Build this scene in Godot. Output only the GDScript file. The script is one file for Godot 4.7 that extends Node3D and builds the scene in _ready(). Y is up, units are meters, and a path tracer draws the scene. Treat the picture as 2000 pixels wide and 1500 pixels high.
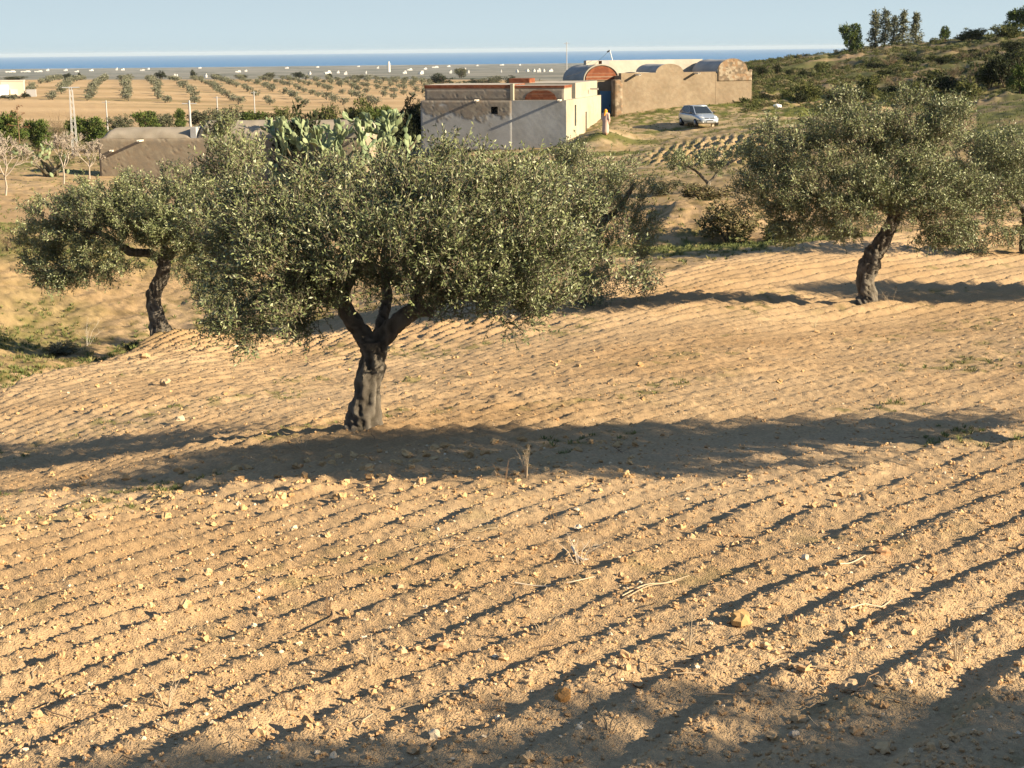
extends Node3D
# An olive grove on ploughed ochre soil, farm buildings, a valley orchard, a coastal plain and the sea.
# Camera helper numbers: focal length in pixels of a 2000 x 1500 picture, pitch and roll in radians.
const F := 3000.0
const EYE := 6.0
const PITCH := 0.21466
const ROLL := 0.0106
const ROW_STEP := 0.77
const TERRAIN_D0 := 2.6000
const TERRAIN_D1 := 7000.0000
const TERRAIN := [
	[-106461,-105556,-105003,-104772,-104647,-103989,-103407,-103031,-102468,-101900,-101503,-100926,-100454,-99876,-99403,-98749,-98266,-97782,-97114,-96649,-96247,-95290,-94440,-93931,-93811],
	[-98303,-97495,-96956,-96615,-96313,-95734,-95158,-94681,-94116,-93558,-93086,-92537,-92030,-91487,-90986,-90407,-89915,-89433,-88868,-88396,-87912,-87132,-86388,-85862,-85645],
	[-90056,-89477,-89002,-88514,-88011,-87546,-87014,-86403,-85848,-85323,-84771,-84242,-83710,-83193,-82671,-82172,-81646,-81156,-80724,-80208,-79610,-79029,-78431,-77840,-77396],
	[-82115,-81780,-81385,-80771,-80074,-79746,-79267,-78520,-77989,-77509,-76869,-76376,-75810,-75327,-74769,-74357,-73787,-73272,-72978,-72410,-71673,-71285,-70812,-70143,-69458],
	[-74891,-74671,-74330,-73679,-72865,-72645,-72193,-71374,-70868,-70413,-69710,-69263,-68658,-68214,-67610,-67261,-66666,-66126,-65905,-65309,-64464,-64192,-63756,-63033,-62236],
	[-68635,-68305,-67978,-67407,-66749,-66413,-65943,-65217,-64677,-64196,-63579,-63075,-62521,-62025,-61479,-61044,-60475,-59970,-59656,-59078,-58348,-57919,-57403,-56666,-55980],
	[-63208,-62698,-62360,-61922,-61432,-60999,-60494,-59878,-59317,-58803,-58262,-57732,-57205,-56682,-56162,-55651,-55114,-54631,-54207,-53665,-53030,-52432,-51781,-51056,-50551],
	[-58425,-57775,-57418,-57098,-56751,-56255,-55720,-55182,-54612,-54079,-53595,-53049,-52543,-51999,-51495,-50926,-50409,-49935,-49434,-48921,-48351,-47607,-46835,-46129,-45765],
	[-54165,-53438,-53063,-52812,-52537,-52032,-51484,-50968,-50403,-49866,-49397,-48854,-48350,-47804,-47297,-46714,-46200,-45722,-45199,-44701,-44137,-43318,-42475,-41784,-41501],
	[-50352,-49599,-49210,-48979,-48710,-48238,-47688,-47150,-46597,-46067,-45574,-45051,-44529,-44001,-43474,-42916,-42396,-41905,-41405,-40908,-40310,-39481,-38614,-37937,-37683],
	[-46945,-46192,-45791,-45552,-45283,-44826,-44279,-43721,-43171,-42644,-42135,-41619,-41086,-40568,-40035,-39495,-38970,-38474,-37995,-37497,-36883,-36050,-35186,-34520,-34270],
	[-43910,-43166,-42750,-42492,-42211,-41767,-41223,-40662,-40104,-39572,-39065,-38547,-38016,-37495,-36965,-36429,-35904,-35408,-34937,-34436,-33810,-32988,-32136,-31481,-31227],
	[-41205,-40475,-40044,-39762,-39472,-39033,-38488,-37928,-37356,-36823,-36326,-35804,-35278,-34754,-34226,-33688,-33164,-32669,-32196,-31695,-31071,-30260,-29423,-28776,-28513],
	[-38789,-38080,-37630,-37322,-37029,-36601,-36050,-35458,-34877,-34366,-33879,-33352,-32831,-32307,-31780,-31240,-30715,-30218,-29741,-29241,-28630,-27828,-27007,-26369,-26091],
	[-36635,-35940,-35465,-35132,-34831,-34457,-33915,-33219,-32660,-32193,-31681,-31151,-30638,-30117,-29587,-29050,-28525,-28023,-27539,-27039,-26435,-25657,-24856,-24224,-23928],
	[-34727,-34013,-33504,-33160,-32875,-32591,-32119,-31364,-30821,-30317,-29724,-29176,-28675,-28155,-27625,-27091,-26567,-26057,-25562,-25063,-24475,-23719,-22940,-22315,-21998],
	[-33031,-32231,-31688,-31367,-31158,-30968,-30655,-30088,-29460,-28724,-27977,-27404,-26918,-26397,-25870,-25343,-24819,-24296,-23784,-23287,-22716,-21989,-21235,-20617,-20277],
	[-31391,-30504,-29955,-29686,-29582,-29495,-29396,-29153,-28413,-27332,-26405,-25820,-25348,-24817,-24300,-23787,-23259,-22714,-22183,-21691,-21147,-20446,-19720,-19111,-18742],
	[-29604,-28746,-28245,-28047,-28030,-28050,-28132,-28202,-27361,-26009,-25000,-24421,-23930,-23399,-22884,-22417,-21873,-21283,-20749,-20258,-19737,-19068,-18376,-17779,-17377],
	[-27642,-26921,-26525,-26410,-26457,-26552,-26682,-26791,-25931,-24642,-23739,-23220,-22679,-22151,-21632,-21250,-20689,-20031,-19486,-18981,-18482,-17844,-17191,-16610,-16164],
	[-25605,-25049,-24790,-24765,-24865,-24983,-25035,-24804,-24049,-23232,-22659,-22220,-21652,-21070,-20598,-20284,-19740,-19036,-18401,-17854,-17390,-16768,-16155,-15589,-15088],
	[-23578,-23182,-23061,-23119,-23259,-23373,-23354,-22848,-22191,-21889,-21712,-21348,-20728,-20059,-19645,-19448,-18942,-18208,-17488,-16882,-16455,-15843,-15262,-14687,-14144],
	[-21645,-21382,-21367,-21483,-21642,-21750,-21784,-21501,-20901,-20737,-20843,-20453,-19738,-18967,-18602,-18606,-18135,-17396,-16710,-16093,-15603,-15095,-14486,-13823,-13315],
	[-19916,-19695,-19732,-19873,-20013,-20106,-20264,-20603,-20334,-19775,-19963,-19313,-18485,-17685,-17340,-17570,-17122,-16453,-15887,-15276,-14618,-14292,-13619,-12838,-12442],
	[-18316,-18118,-18171,-18309,-18402,-18420,-18574,-19369,-20080,-18764,-18878,-17712,-16717,-16271,-15833,-15952,-15748,-15279,-14750,-14036,-13231,-12965,-12326,-11563,-11267],
	[-16811,-16633,-16690,-16814,-16841,-16711,-16609,-17057,-18700,-18002,-17306,-16049,-15185,-14885,-14277,-14050,-14142,-13903,-13232,-12254,-11342,-10981,-10522,-9945,-9714],
	[-15386,-15227,-15288,-15401,-15365,-15055,-14573,-14070,-14906,-15471,-15044,-14516,-13953,-13543,-13084,-12615,-12626,-12458,-11506,-10190,-9090,-8704,-8457,-8096,-7941],
	[-14037,-13896,-13963,-14075,-14004,-13544,-12825,-12021,-12229,-12917,-12846,-12989,-12665,-11972,-11811,-11668,-11404,-11024,-9736,-8082,-6729,-6431,-6403,-6218,-6133],
	[-12765,-12639,-12712,-12825,-12757,-12217,-11487,-10977,-11320,-11149,-11172,-11534,-11310,-10461,-10220,-10409,-10189,-9528,-8043,-6180,-4577,-4447,-4579,-4527,-4486],
	[-11575,-11462,-11539,-11639,-11543,-11047,-10436,-10125,-10278,-10053,-10082,-10356,-10167,-9585,-9255,-9122,-8855,-8024,-6521,-4686,-3188,-2965,-3123,-3182,-3287],
	[-10475,-10376,-10458,-10534,-10415,-10007,-9535,-9335,-9390,-9368,-9417,-9487,-9280,-8775,-8265,-7965,-7553,-6631,-5220,-3597,-2343,-1973,-2055,-2201,-2446],
	[-9476,-9399,-9489,-9545,-9421,-9090,-8724,-8578,-8648,-8851,-8926,-8777,-8503,-7997,-7272,-6855,-6336,-5391,-4128,-2784,-1765,-1317,-1304,-1498,-1827],
	[-8597,-8555,-8655,-8698,-8574,-8296,-7989,-7863,-8055,-8372,-8457,-8051,-7661,-7287,-6338,-5788,-5211,-4301,-3197,-2119,-1328,-845,-757,-970,-1348],
	[-7887,-7872,-7972,-8004,-7880,-7629,-7340,-7191,-7446,-7828,-7932,-7242,-6668,-6280,-5339,-4831,-4246,-3360,-2372,-1503,-904,-435,-312,-514,-901],
	[-7391,-7357,-7439,-7461,-7341,-7090,-6791,-6600,-6788,-7166,-7259,-6508,-5694,-4445,-4151,-3988,-3459,-2545,-1593,-879,-390,-22,96,-67,-387],
	[-7021,-6977,-7035,-7050,-6932,-6671,-6349,-6125,-6214,-6485,-6538,-5996,-5028,-3387,-2754,-3227,-2623,-1675,-813,-250,124,392,489,371,113],
	[-6731,-6689,-6728,-6742,-6628,-6352,-6001,-5738,-5724,-5873,-5921,-5657,-4853,-3226,-2345,-2504,-1633,-683,-40,347,597,780,855,779,569],
	[-6489,-6451,-6480,-6501,-6400,-6106,-5729,-5427,-5333,-5389,-5456,-5447,-4943,-3312,-2019,-1744,-729,230,659,868,997,1112,1174,1134,965],
	[-6260,-6226,-6247,-6284,-6211,-5899,-5506,-5190,-5064,-5088,-5184,-5300,-4912,-3302,-1754,-1131,-83,918,1202,1271,1301,1368,1423,1413,1282],
	[-6009,-5974,-5995,-6043,-6006,-5687,-5306,-5006,-4894,-4956,-5076,-5182,-4771,-3221,-1417,-513,337,1341,1533,1528,1496,1537,1585,1590,1492],
	[-5682,-5671,-5697,-5743,-5697,-5431,-5104,-4852,-4783,-4900,-5021,-5074,-4689,-3187,-1100,-19,623,1423,1635,1632,1595,1613,1648,1650,1549],
	[-5308,-5316,-5349,-5384,-5331,-5126,-4878,-4712,-4705,-4841,-4938,-4969,-4679,-3281,-1079,27,619,1262,1537,1588,1581,1593,1614,1602,1494],
	[-4906,-4920,-4955,-4982,-4932,-4776,-4605,-4540,-4595,-4720,-4782,-4818,-4701,-3507,-1344,-255,360,961,1292,1415,1455,1478,1489,1463,1355],
	[-4484,-4496,-4530,-4552,-4509,-4383,-4262,-4270,-4369,-4469,-4527,-4586,-4646,-3674,-1464,-656,-26,577,947,1141,1235,1278,1285,1250,1149],
	[-4052,-4056,-4085,-4106,-4070,-3953,-3841,-3848,-3947,-4052,-4165,-4251,-4342,-3513,-1393,-906,-396,154,541,793,942,1008,1017,979,889],
	[-3617,-3609,-3632,-3651,-3622,-3499,-3364,-3297,-3357,-3530,-3724,-3794,-3826,-3241,-1681,-1061,-715,-281,100,399,599,687,701,663,587],
	[-3186,-3168,-3185,-3198,-3164,-3042,-2880,-2732,-2746,-2987,-3245,-3310,-3357,-3157,-2051,-1318,-1037,-721,-353,-17,222,335,354,317,255],
	[-2773,-2747,-2760,-2765,-2724,-2614,-2445,-2265,-2259,-2506,-2768,-2888,-3055,-3201,-2311,-1586,-1384,-1163,-797,-428,-159,-26,-4,-42,-93],
	[-2390,-2361,-2375,-2374,-2334,-2246,-2099,-1930,-1918,-2125,-2350,-2518,-2766,-3026,-2443,-1816,-1739,-1591,-1207,-806,-515,-373,-353,-398,-441],
	[-2053,-2029,-2048,-2045,-2010,-1962,-1857,-1718,-1696,-1857,-2024,-2186,-2421,-2681,-2455,-2006,-2062,-1959,-1551,-1127,-826,-688,-675,-731,-773],
	[-1780,-1769,-1795,-1795,-1769,-1771,-1721,-1625,-1604,-1705,-1806,-1923,-2090,-2356,-2409,-2196,-2290,-2215,-1799,-1370,-1079,-956,-955,-1019,-1066],
	[-1612,-1597,-1622,-1632,-1635,-1674,-1676,-1626,-1609,-1654,-1706,-1777,-1882,-2115,-2272,-2240,-2409,-2360,-1931,-1526,-1274,-1175,-1184,-1244,-1274],
	[-1530,-1504,-1525,-1548,-1582,-1649,-1693,-1676,-1664,-1670,-1696,-1733,-1784,-1934,-2067,-2110,-2359,-2363,-1934,-1598,-1410,-1343,-1359,-1407,-1411],
	[-1501,-1473,-1487,-1519,-1572,-1657,-1734,-1730,-1728,-1705,-1720,-1737,-1732,-1793,-1861,-1868,-2008,-2154,-1825,-1609,-1497,-1464,-1485,-1519,-1505],
	[-1509,-1482,-1489,-1523,-1582,-1665,-1743,-1746,-1748,-1720,-1726,-1728,-1692,-1694,-1701,-1651,-1645,-1853,-1704,-1597,-1550,-1546,-1571,-1593,-1566],
	[-1537,-1513,-1513,-1543,-1596,-1655,-1703,-1714,-1711,-1696,-1695,-1685,-1653,-1634,-1606,-1545,-1547,-1667,-1634,-1589,-1582,-1597,-1623,-1635,-1600],
	[-1573,-1548,-1541,-1564,-1604,-1629,-1642,-1651,-1648,-1645,-1641,-1631,-1614,-1599,-1565,-1523,-1540,-1593,-1593,-1584,-1599,-1623,-1647,-1653,-1611],
	[-1598,-1572,-1558,-1574,-1602,-1594,-1577,-1581,-1577,-1585,-1582,-1575,-1575,-1573,-1548,-1529,-1563,-1569,-1570,-1575,-1601,-1627,-1648,-1648,-1603],
	[-1585,-1571,-1558,-1564,-1575,-1554,-1527,-1523,-1521,-1529,-1529,-1528,-1535,-1540,-1528,-1525,-1550,-1547,-1544,-1555,-1583,-1610,-1629,-1624,-1575],
	[-1546,-1546,-1537,-1536,-1533,-1511,-1486,-1477,-1476,-1481,-1483,-1485,-1493,-1499,-1496,-1499,-1513,-1510,-1508,-1521,-1548,-1576,-1593,-1585,-1532],
	[-1494,-1503,-1499,-1493,-1482,-1463,-1443,-1435,-1435,-1437,-1439,-1442,-1448,-1452,-1453,-1456,-1463,-1461,-1461,-1474,-1500,-1528,-1545,-1533,-1478],
	[-1431,-1448,-1448,-1440,-1426,-1410,-1398,-1392,-1394,-1393,-1394,-1397,-1399,-1401,-1402,-1404,-1405,-1405,-1405,-1418,-1442,-1471,-1487,-1474,-1417],
	[-1363,-1387,-1390,-1380,-1364,-1351,-1346,-1344,-1347,-1344,-1345,-1346,-1345,-1345,-1346,-1346,-1345,-1344,-1344,-1355,-1377,-1407,-1425,-1411,-1351],
	[-1292,-1323,-1330,-1317,-1297,-1288,-1287,-1289,-1291,-1290,-1289,-1289,-1288,-1287,-1287,-1286,-1285,-1284,-1283,-1288,-1307,-1340,-1362,-1346,-1283],
	[-1222,-1261,-1272,-1254,-1229,-1221,-1225,-1228,-1229,-1229,-1228,-1228,-1227,-1226,-1226,-1225,-1224,-1223,-1221,-1219,-1235,-1274,-1302,-1285,-1215],
	[-1155,-1206,-1221,-1196,-1161,-1155,-1162,-1164,-1164,-1165,-1165,-1164,-1164,-1163,-1163,-1163,-1162,-1161,-1159,-1152,-1163,-1213,-1250,-1232,-1152],
	[-1100,-1163,-1177,-1145,-1099,-1093,-1098,-1098,-1098,-1100,-1099,-1098,-1099,-1098,-1099,-1099,-1098,-1098,-1098,-1090,-1099,-1161,-1207,-1191,-1100],
	[-1068,-1131,-1139,-1101,-1054,-1036,-1032,-1032,-1032,-1035,-1034,-1033,-1035,-1033,-1034,-1035,-1033,-1033,-1032,-1034,-1056,-1118,-1170,-1162,-1071],
	[-1035,-1098,-1097,-1056,-1009,-980,-965,-966,-965,-971,-969,-967,-971,-967,-969,-971,-966,-967,-965,-978,-1011,-1073,-1129,-1131,-1041],
	[-983,-1047,-1037,-994,-949,-919,-899,-902,-899,-906,-904,-901,-906,-901,-904,-906,-899,-903,-899,-917,-952,-1011,-1069,-1081,-990],
	[-893,-958,-943,-902,-864,-842,-835,-833,-833,-833,-833,-833,-833,-833,-833,-833,-833,-834,-834,-840,-866,-918,-974,-990,-899],
	[-741,-809,-800,-769,-743,-734,-742,-738,-742,-735,-737,-740,-734,-740,-737,-735,-742,-738,-742,-732,-743,-784,-827,-836,-741],
]
const ND := 72
const NU := 25
var LD0 := log(TERRAIN_D0)
var LD1 := log(TERRAIN_D1)
var tab: Array[PackedFloat32Array] = []
var M := {}
var taken := {}
var nz := {}
var cam: Camera3D

# ------------------------------------------------------------------ mesh buffer
class Buf:
	var v := PackedVector3Array()
	var n := PackedVector3Array()
	var c := PackedColorArray()
	var i := PackedInt32Array()
	func quad(a: Vector3, b: Vector3, cc: Vector3, d: Vector3, col := Color.WHITE) -> void:
		var nn := (b - a).cross(d - a)
		if nn.length_squared() < 1e-14: nn = (cc - b).cross(d - cc)
		nn = nn.normalized()
		var k := v.size()
		v.append(a); v.append(b); v.append(cc); v.append(d)
		for q in 4:
			n.append(nn); c.append(col)
		i.append_array([k, k + 2, k + 1, k, k + 3, k + 2])
	func tri(a: Vector3, b: Vector3, cc: Vector3, col := Color.WHITE) -> void:
		var nn := (b - a).cross(cc - a).normalized()
		var k := v.size()
		v.append(a); v.append(b); v.append(cc)
		for q in 3:
			n.append(nn); c.append(col)
		i.append_array([k, k + 2, k + 1])
	func box(at: Vector3, size: Vector3, bs := Basis.IDENTITY, col := Color.WHITE) -> void:
		var h := size * 0.5
		var p := []
		for k in 8:
			p.append(at + bs * Vector3(h.x * (1 if k & 1 else -1), h.y * (1 if k & 2 else -1), h.z * (1 if k & 4 else -1)))
		quad(p[4], p[5], p[7], p[6], col); quad(p[1], p[0], p[2], p[3], col)
		quad(p[5], p[1], p[3], p[7], col); quad(p[0], p[4], p[6], p[2], col)
		quad(p[6], p[7], p[3], p[2], col); quad(p[0], p[1], p[5], p[4], col)
	# a closed tube through points with radii; knob gives an uneven outline
	func tube(pts: Array, rad: Array, sides := 8, col := Color.WHITE, knob := 0.0, noise: FastNoiseLite = null, col2 := Color.WHITE, caps := true) -> void:
		var m := pts.size()
		var k0 := v.size()
		var ref := Vector3.RIGHT
		for k in m:
			var t: Vector3 = pts[mini(k + 1, m - 1)] - pts[maxi(k - 1, 0)]
			t = t.normalized()
			var u := (ref - t * ref.dot(t))
			if u.length() < 0.05: u = Vector3.FORWARD - t * t.dot(Vector3.FORWARD)
			u = u.normalized(); ref = u
			var w := t.cross(u)
			for s in sides:
				var a := TAU * s / sides
				var dirv := u * cos(a) + w * sin(a)
				var r: float = rad[k]
				var p: Vector3 = pts[k] + dirv * r
				var cl := col
				if noise:
					var f := noise.get_noise_3d(p.x * 3.1, p.y * 2.2, p.z * 3.1)
					var g := noise.get_noise_3d(p.x * 15.0, p.y * 1.8, p.z * 15.0)
					p += dirv * r * knob * (f * 0.8 + (g - 0.35 * absf(g)) * 1.0)
					cl = col.lerp(col2, clampf(0.45 + g * 1.6 + f * 0.5, 0, 1))
				v.append(p); n.append(dirv); c.append(cl)
		for k in m - 1:
			for s in sides:
				var a0 := k0 + k * sides + s
				var a1 := k0 + k * sides + (s + 1) % sides
				i.append_array([a0, a0 + sides, a1, a1, a0 + sides, a1 + sides])
		if caps:
			for e in [0, m - 1]:
				var kc := v.size()
				v.append(pts[e]); n.append(((pts[e] - pts[1]) if e == 0 else (pts[e] - pts[m - 2])).normalized()); c.append(col)
				for s in sides:
					var a0: int = k0 + e * sides + s
					var a1: int = k0 + e * sides + (s + 1) % sides
					if e == 0: i.append_array([kc, a0, a1])
					else: i.append_array([kc, a1, a0])
	# recompute smooth normals for a range that was displaced
	func smooth(from_vertex := 0) -> void:
		for k in range(from_vertex, v.size()): n[k] = Vector3.ZERO
		var q := 0
		while q < i.size():
			var a := i[q]; var b := i[q + 1]; var d := i[q + 2]
			if a >= from_vertex:
				var nn := (v[d] - v[a]).cross(v[b] - v[a])
				n[a] += nn; n[b] += nn; n[d] += nn
			q += 3
		for k in range(from_vertex, v.size()): n[k] = n[k].normalized() if n[k].length_squared() > 1e-20 else Vector3.UP
	func mesh() -> ArrayMesh:
		var arr := []
		arr.resize(Mesh.ARRAY_MAX)
		arr[Mesh.ARRAY_VERTEX] = v; arr[Mesh.ARRAY_NORMAL] = n; arr[Mesh.ARRAY_COLOR] = c; arr[Mesh.ARRAY_INDEX] = i
		var am := ArrayMesh.new()
		am.add_surface_from_arrays(Mesh.PRIMITIVE_TRIANGLES, arr)
		return am

# ------------------------------------------------------------------ naming helpers
func numbered(called: String) -> String:
	var k: int = taken.get(called, 0)
	taken[called] = k + 1
	return called if k == 0 else "%s_%03d" % [called, k]
func tag(o: Node, label: String, category: String, group := "", kind := "") -> Node:
	if label: o.set_meta("label", label)
	if category: o.set_meta("category", category)
	if group: o.set_meta("group", group)
	if kind: o.set_meta("kind", kind)
	return o
func thing(called: String, label: String, category: String, where := Vector3.ZERO, turn := 0.0, group := "") -> Node3D:
	var o := Node3D.new()
	o.name = numbered(called); add_child(o, true)
	o.position = where; o.rotation.y = turn
	tag(o, label, category, group)
	return o
func part(b, called: String, m: Material, parent: Node) -> MeshInstance3D:
	var o := MeshInstance3D.new()
	o.name = called
	o.mesh = b.mesh() if b is Buf else b
	o.material_override = m
	parent.add_child(o, true)
	return o
func solo(b, called: String, m: Material, label: String, category: String, where := Vector3.ZERO, group := "") -> MeshInstance3D:
	var o := part(b, numbered(called), m, self)
	o.position = where
	tag(o, label, category, group)
	return o
func copy(o: Node3D, where: Vector3, turn: float, label: String) -> Node3D:
	var c: Node3D = o.duplicate()
	c.name = numbered(String(o.get_meta("called"))); add_child(c, true)
	c.position = where; c.rotation.y = turn
	c.set_meta("label", label)
	return c

# ------------------------------------------------------------------ camera geometry and terrain
func ray(px: float, py: float) -> Vector3:
	var cx := (px - 1000.0) / F
	var cy := (750.0 - py) / F
	var x := cx * cos(ROLL) + cy * sin(ROLL)
	var y := -cx * sin(ROLL) + cy * cos(ROLL)
	return Vector3(x, y * cos(PITCH) - sin(PITCH), -y * sin(PITCH) - cos(PITCH))
func at(px: float, py: float, d: float) -> Vector3:
	var r := ray(px, py)
	return r * (d / -r.z) + Vector3(0, EYE, 0)
func cr(a: float, b: float, c: float, d: float, t: float) -> float:
	return b + 0.5 * t * (c - a + t * (2.0 * a - 5.0 * b + 4.0 * c - d + t * (3.0 * (b - c) + d - a)))
func row_of(d: float) -> PackedFloat32Array:
	var f := clampf((log(d) - LD0) / (LD1 - LD0) * (ND - 1), 0.0, ND - 1.001)
	var k := int(f)
	var t := f - k
	var r0 := tab[maxi(k - 1, 0)]; var r1 := tab[k]; var r2 := tab[mini(k + 1, ND - 1)]; var r3 := tab[mini(k + 2, ND - 1)]
	var out := PackedFloat32Array()
	out.resize(NU)
	for j in NU: out[j] = cr(r0[j], r1[j], r2[j], r3[j], t)
	return out
func row_at(row: PackedFloat32Array, u: float) -> float:
	var f := clampf((u + 0.9) / 1.8 * (NU - 1), 0.0, NU - 1.001)
	var k := int(f)
	return cr(row[maxi(k - 1, 0)], row[k], row[mini(k + 1, NU - 1)], row[mini(k + 2, NU - 1)], f - k)
func plane_y(x: float, d: float) -> float:
	return EYE - (2.3 + 0.12 * d - 0.07 * x)
func base_y(x: float, d: float, row = null) -> float:
	if d < 2.6: return plane_y(x, d)
	var u := x / d
	var r: PackedFloat32Array = row if row != null else row_of(d)
	var h := EYE + row_at(r, u) * d
	if absf(u) > 0.9: h = lerpf(plane_y(x, d), h, smoothstep(20.0, 40.0, d))
	if d > 3500.0: h = maxf(h, lerpf(EYE - 49.4, EYE - 52.0, smoothstep(5300.0, 5700.0, d)))
	return h
# the furrows bend: steeper to the line of sight on the left than on the right
func furrow_phase(x: float, d: float) -> float:
	return (1.48 * x - 2.48 * log(cosh(x * 0.25)) - d) / ROW_STEP + row_wander(x, d)
func row_wander(x: float, d: float) -> float:
	return nz.lo.get_noise_2d(x, d) * 0.36 + nz.mid.get_noise_2d(x * 0.5 + 50.0, d * 0.5) * (0.13 if d < 30.0 else 0.1)
func field_edge(u: float) -> float:
	if u < -0.23: return lerpf(28.0, 38.6, clampf((u + 0.34) / 0.11, 0, 1))
	if u < 0.1: return lerpf(38.6, 42.5, clampf((u + 0.23) / 0.33, 0, 1))
	return 42.5 + clampf((u - 0.1) / 0.23, 0, 1.6) * 10.0
func bump(x: float, d: float, cx: float, cd: float, rx: float, rd: float) -> float:
	var a := (x - cx) / rx
	var b := (d - cd) / rd
	return exp(-a * a - b * b)
# small relief on top of the smooth land: furrows, clods, mounds
func relief(x: float, d: float) -> float:
	var u := x / maxf(d, 0.5)
	var h := 0.0
	if d < 62.0:
		var fe := field_edge(u)
		var fm := 1.0 - smoothstep(fe - 0.5, fe + 0.9, d + nz.lo.get_noise_2d(x * 2.0, d * 2.0) * 1.2)
		var q := furrow_phase(x, d)
		# each furrow slice is tipped over: a steep back away from the sun, a long gentle face towards it
		var saw := fposmod(q, 1.0)
		var ridge := smoothstep(0.0, 0.24, saw) * (1.0 - smoothstep(0.24, 1.05, saw))
		var along: float = nz.lo.get_noise_2d(x * 2.2 + 90.0, d * 2.2)
		var amp: float = 0.074 * clampf(0.92 + along * 0.5, 0.45, 1.2)
		amp *= 1.0 + 0.9 * smoothstep(30.0, 37.0, d) + 0.1 * smoothstep(15.0, 20.0, d)
		amp *= 0.7 + 0.45 * fposmod(sin(floorf(q) * 12.9898) * 43758.5453, 1.0)
		var midf := smoothstep(16.0, 20.0, d + u * 3.0) * (1.0 - smoothstep(33.0, 38.0, d + u * 8.0)) * (1.0 - 0.7 * smoothstep(-0.05, 0.16, u))
		var brk: float = nz.mid.get_noise_2d(x * 1.2 + 7.0, d * 1.2)
		amp *= lerpf(1.0, 1.35 * smoothstep(-0.25, 0.3, brk), 0.1 + 0.42 * midf) * (1.0 - 0.2 * midf)
		amp *= 1.0 - 0.5 * bump(x, d, -2.6, 15.5, 2.4, 1.8)
		var cl: float = nz.clod.get_noise_2d(x, d)
		var cl2: float = nz.fine.get_noise_2d(x, d)
		var rough: float = 0.5 + 0.8 * ridge
		h += fm * ((amp * ridge - 0.03) + (0.019 + 0.006 * smoothstep(15.0, 24.0, d)) * maxf(cl, -0.25) * rough + 0.008 * cl2 * rough)
		h += fm * bump(x, d, -2.4, 15.3, 2.6, 1.7) * 0.10 * nz.mid.get_noise_2d(x * 1.6, d * 1.6)
		h += (1.0 - fm) * (0.10 * nz.mid.get_noise_2d(x, d) + 0.04 * cl)
		# lips of soil round the nearer trunks and along the second row of trees
		h += 0.05 * bump(x, d, -1.86, 18.75, 0.8, 0.8) + 0.14 * bump(x, d, 8.1, 35.0, 1.2, 1.2) + 0.2 * bump(x, d, -8.8, 38.4, 1.8, 1.2)
		# step down behind the left end of the field, spoil heap beside the gully
		if d > 26.0:
			h -= 0.35 * smoothstep(-0.16, -0.24, u) * smoothstep(0.0, 1.3, d - fe - 0.3) * (1.0 - smoothstep(3.0, 7.0, d - fe))
			var mx := x - 6.75
			var md := d - 57.0
			h += 0.45 * exp(-pow((md + mx * 0.25) / 2.8, 2.0)) * smoothstep(-1.3, -0.5, mx - md * 0.25) * (1.0 - smoothstep(0.0, 4.2, mx))
			h -= 0.5 * bump(x, d, 6.6, 52.0, 4.0, 2.2)
	else:
		h += 0.12 * nz.mid.get_noise_2d(x * 0.6, d * 0.6) * smoothstep(60.0, 75.0, d)
		if d < 110.0:
			# the small ploughed patch with deep furrows running away
			var pm: float = bump(x, d, 12.6, 91.0, 5.0, 11.0)
			pm = smoothstep(0.3, 0.6, pm)
			var q2: float = (x - (d - 90.0) * 0.22) / 0.62 + nz.mid.get_noise_2d(x * 0.3, d * 0.25) * 0.7
			h += pm * 0.10 * (cos(TAU * q2) + 0.25 * nz.mid.get_noise_2d(x * 2.0, d * 2.0))
			h += 0.75 * bump(x, d, 5.6, 103.5, 1.8, 3.2) + 0.5 * bump(x, d, 6.9, 105.5, 1.8, 3.0)
		elif d < 300.0 and u > 0.12:
			var hillm := smoothstep(0.13, 0.2, u)
			h += hillm * (0.45 * nz.hill.get_noise_2d(x, d) + 0.5 * nz.hill.get_noise_2d(x * 3.5, d * 3.5) + 0.3 * nz.mid.get_noise_2d(x * 0.5, d * 0.5))
			# the cut bank below the skyline trees
			h -= hillm * 0.9 * smoothstep(140.0, 190.0, d)
			h += hillm * 0.45 * smoothstep(-3.0, 1.0, d - 192.0 + (x - 48.0) * 0.3) * (1.0 - smoothstep(205.0, 240.0, d))
	return h
func ground(x: float, d: float) -> float:
	return base_y(x, d) + relief(x, d)
func on_ground(px: float, py: float, d: float) -> Vector3:
	var p := at(px, py, d)
	return Vector3(p.x, ground(p.x, d), p.z)
# where the line of sight through a pixel first meets the land (used once per thing to set it down)
func hit(px: float, py: float, d0 := 5.0, d1 := 60.0) -> Vector3:
	var r := ray(px, py)
	var d := d0
	var step := 1.01
	while d < d1:
		var p := r * (d / -r.z) + Vector3(0, EYE, 0)
		if p.y < ground(p.x, d): return Vector3(p.x, ground(p.x, d), p.z)
		d *= 1.004
	return on_ground(px, py, d1)
func mixc(a: Color, b: Color, t: float) -> Color:
	return a.lerp(b, clampf(t, 0.0, 1.0))
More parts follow.
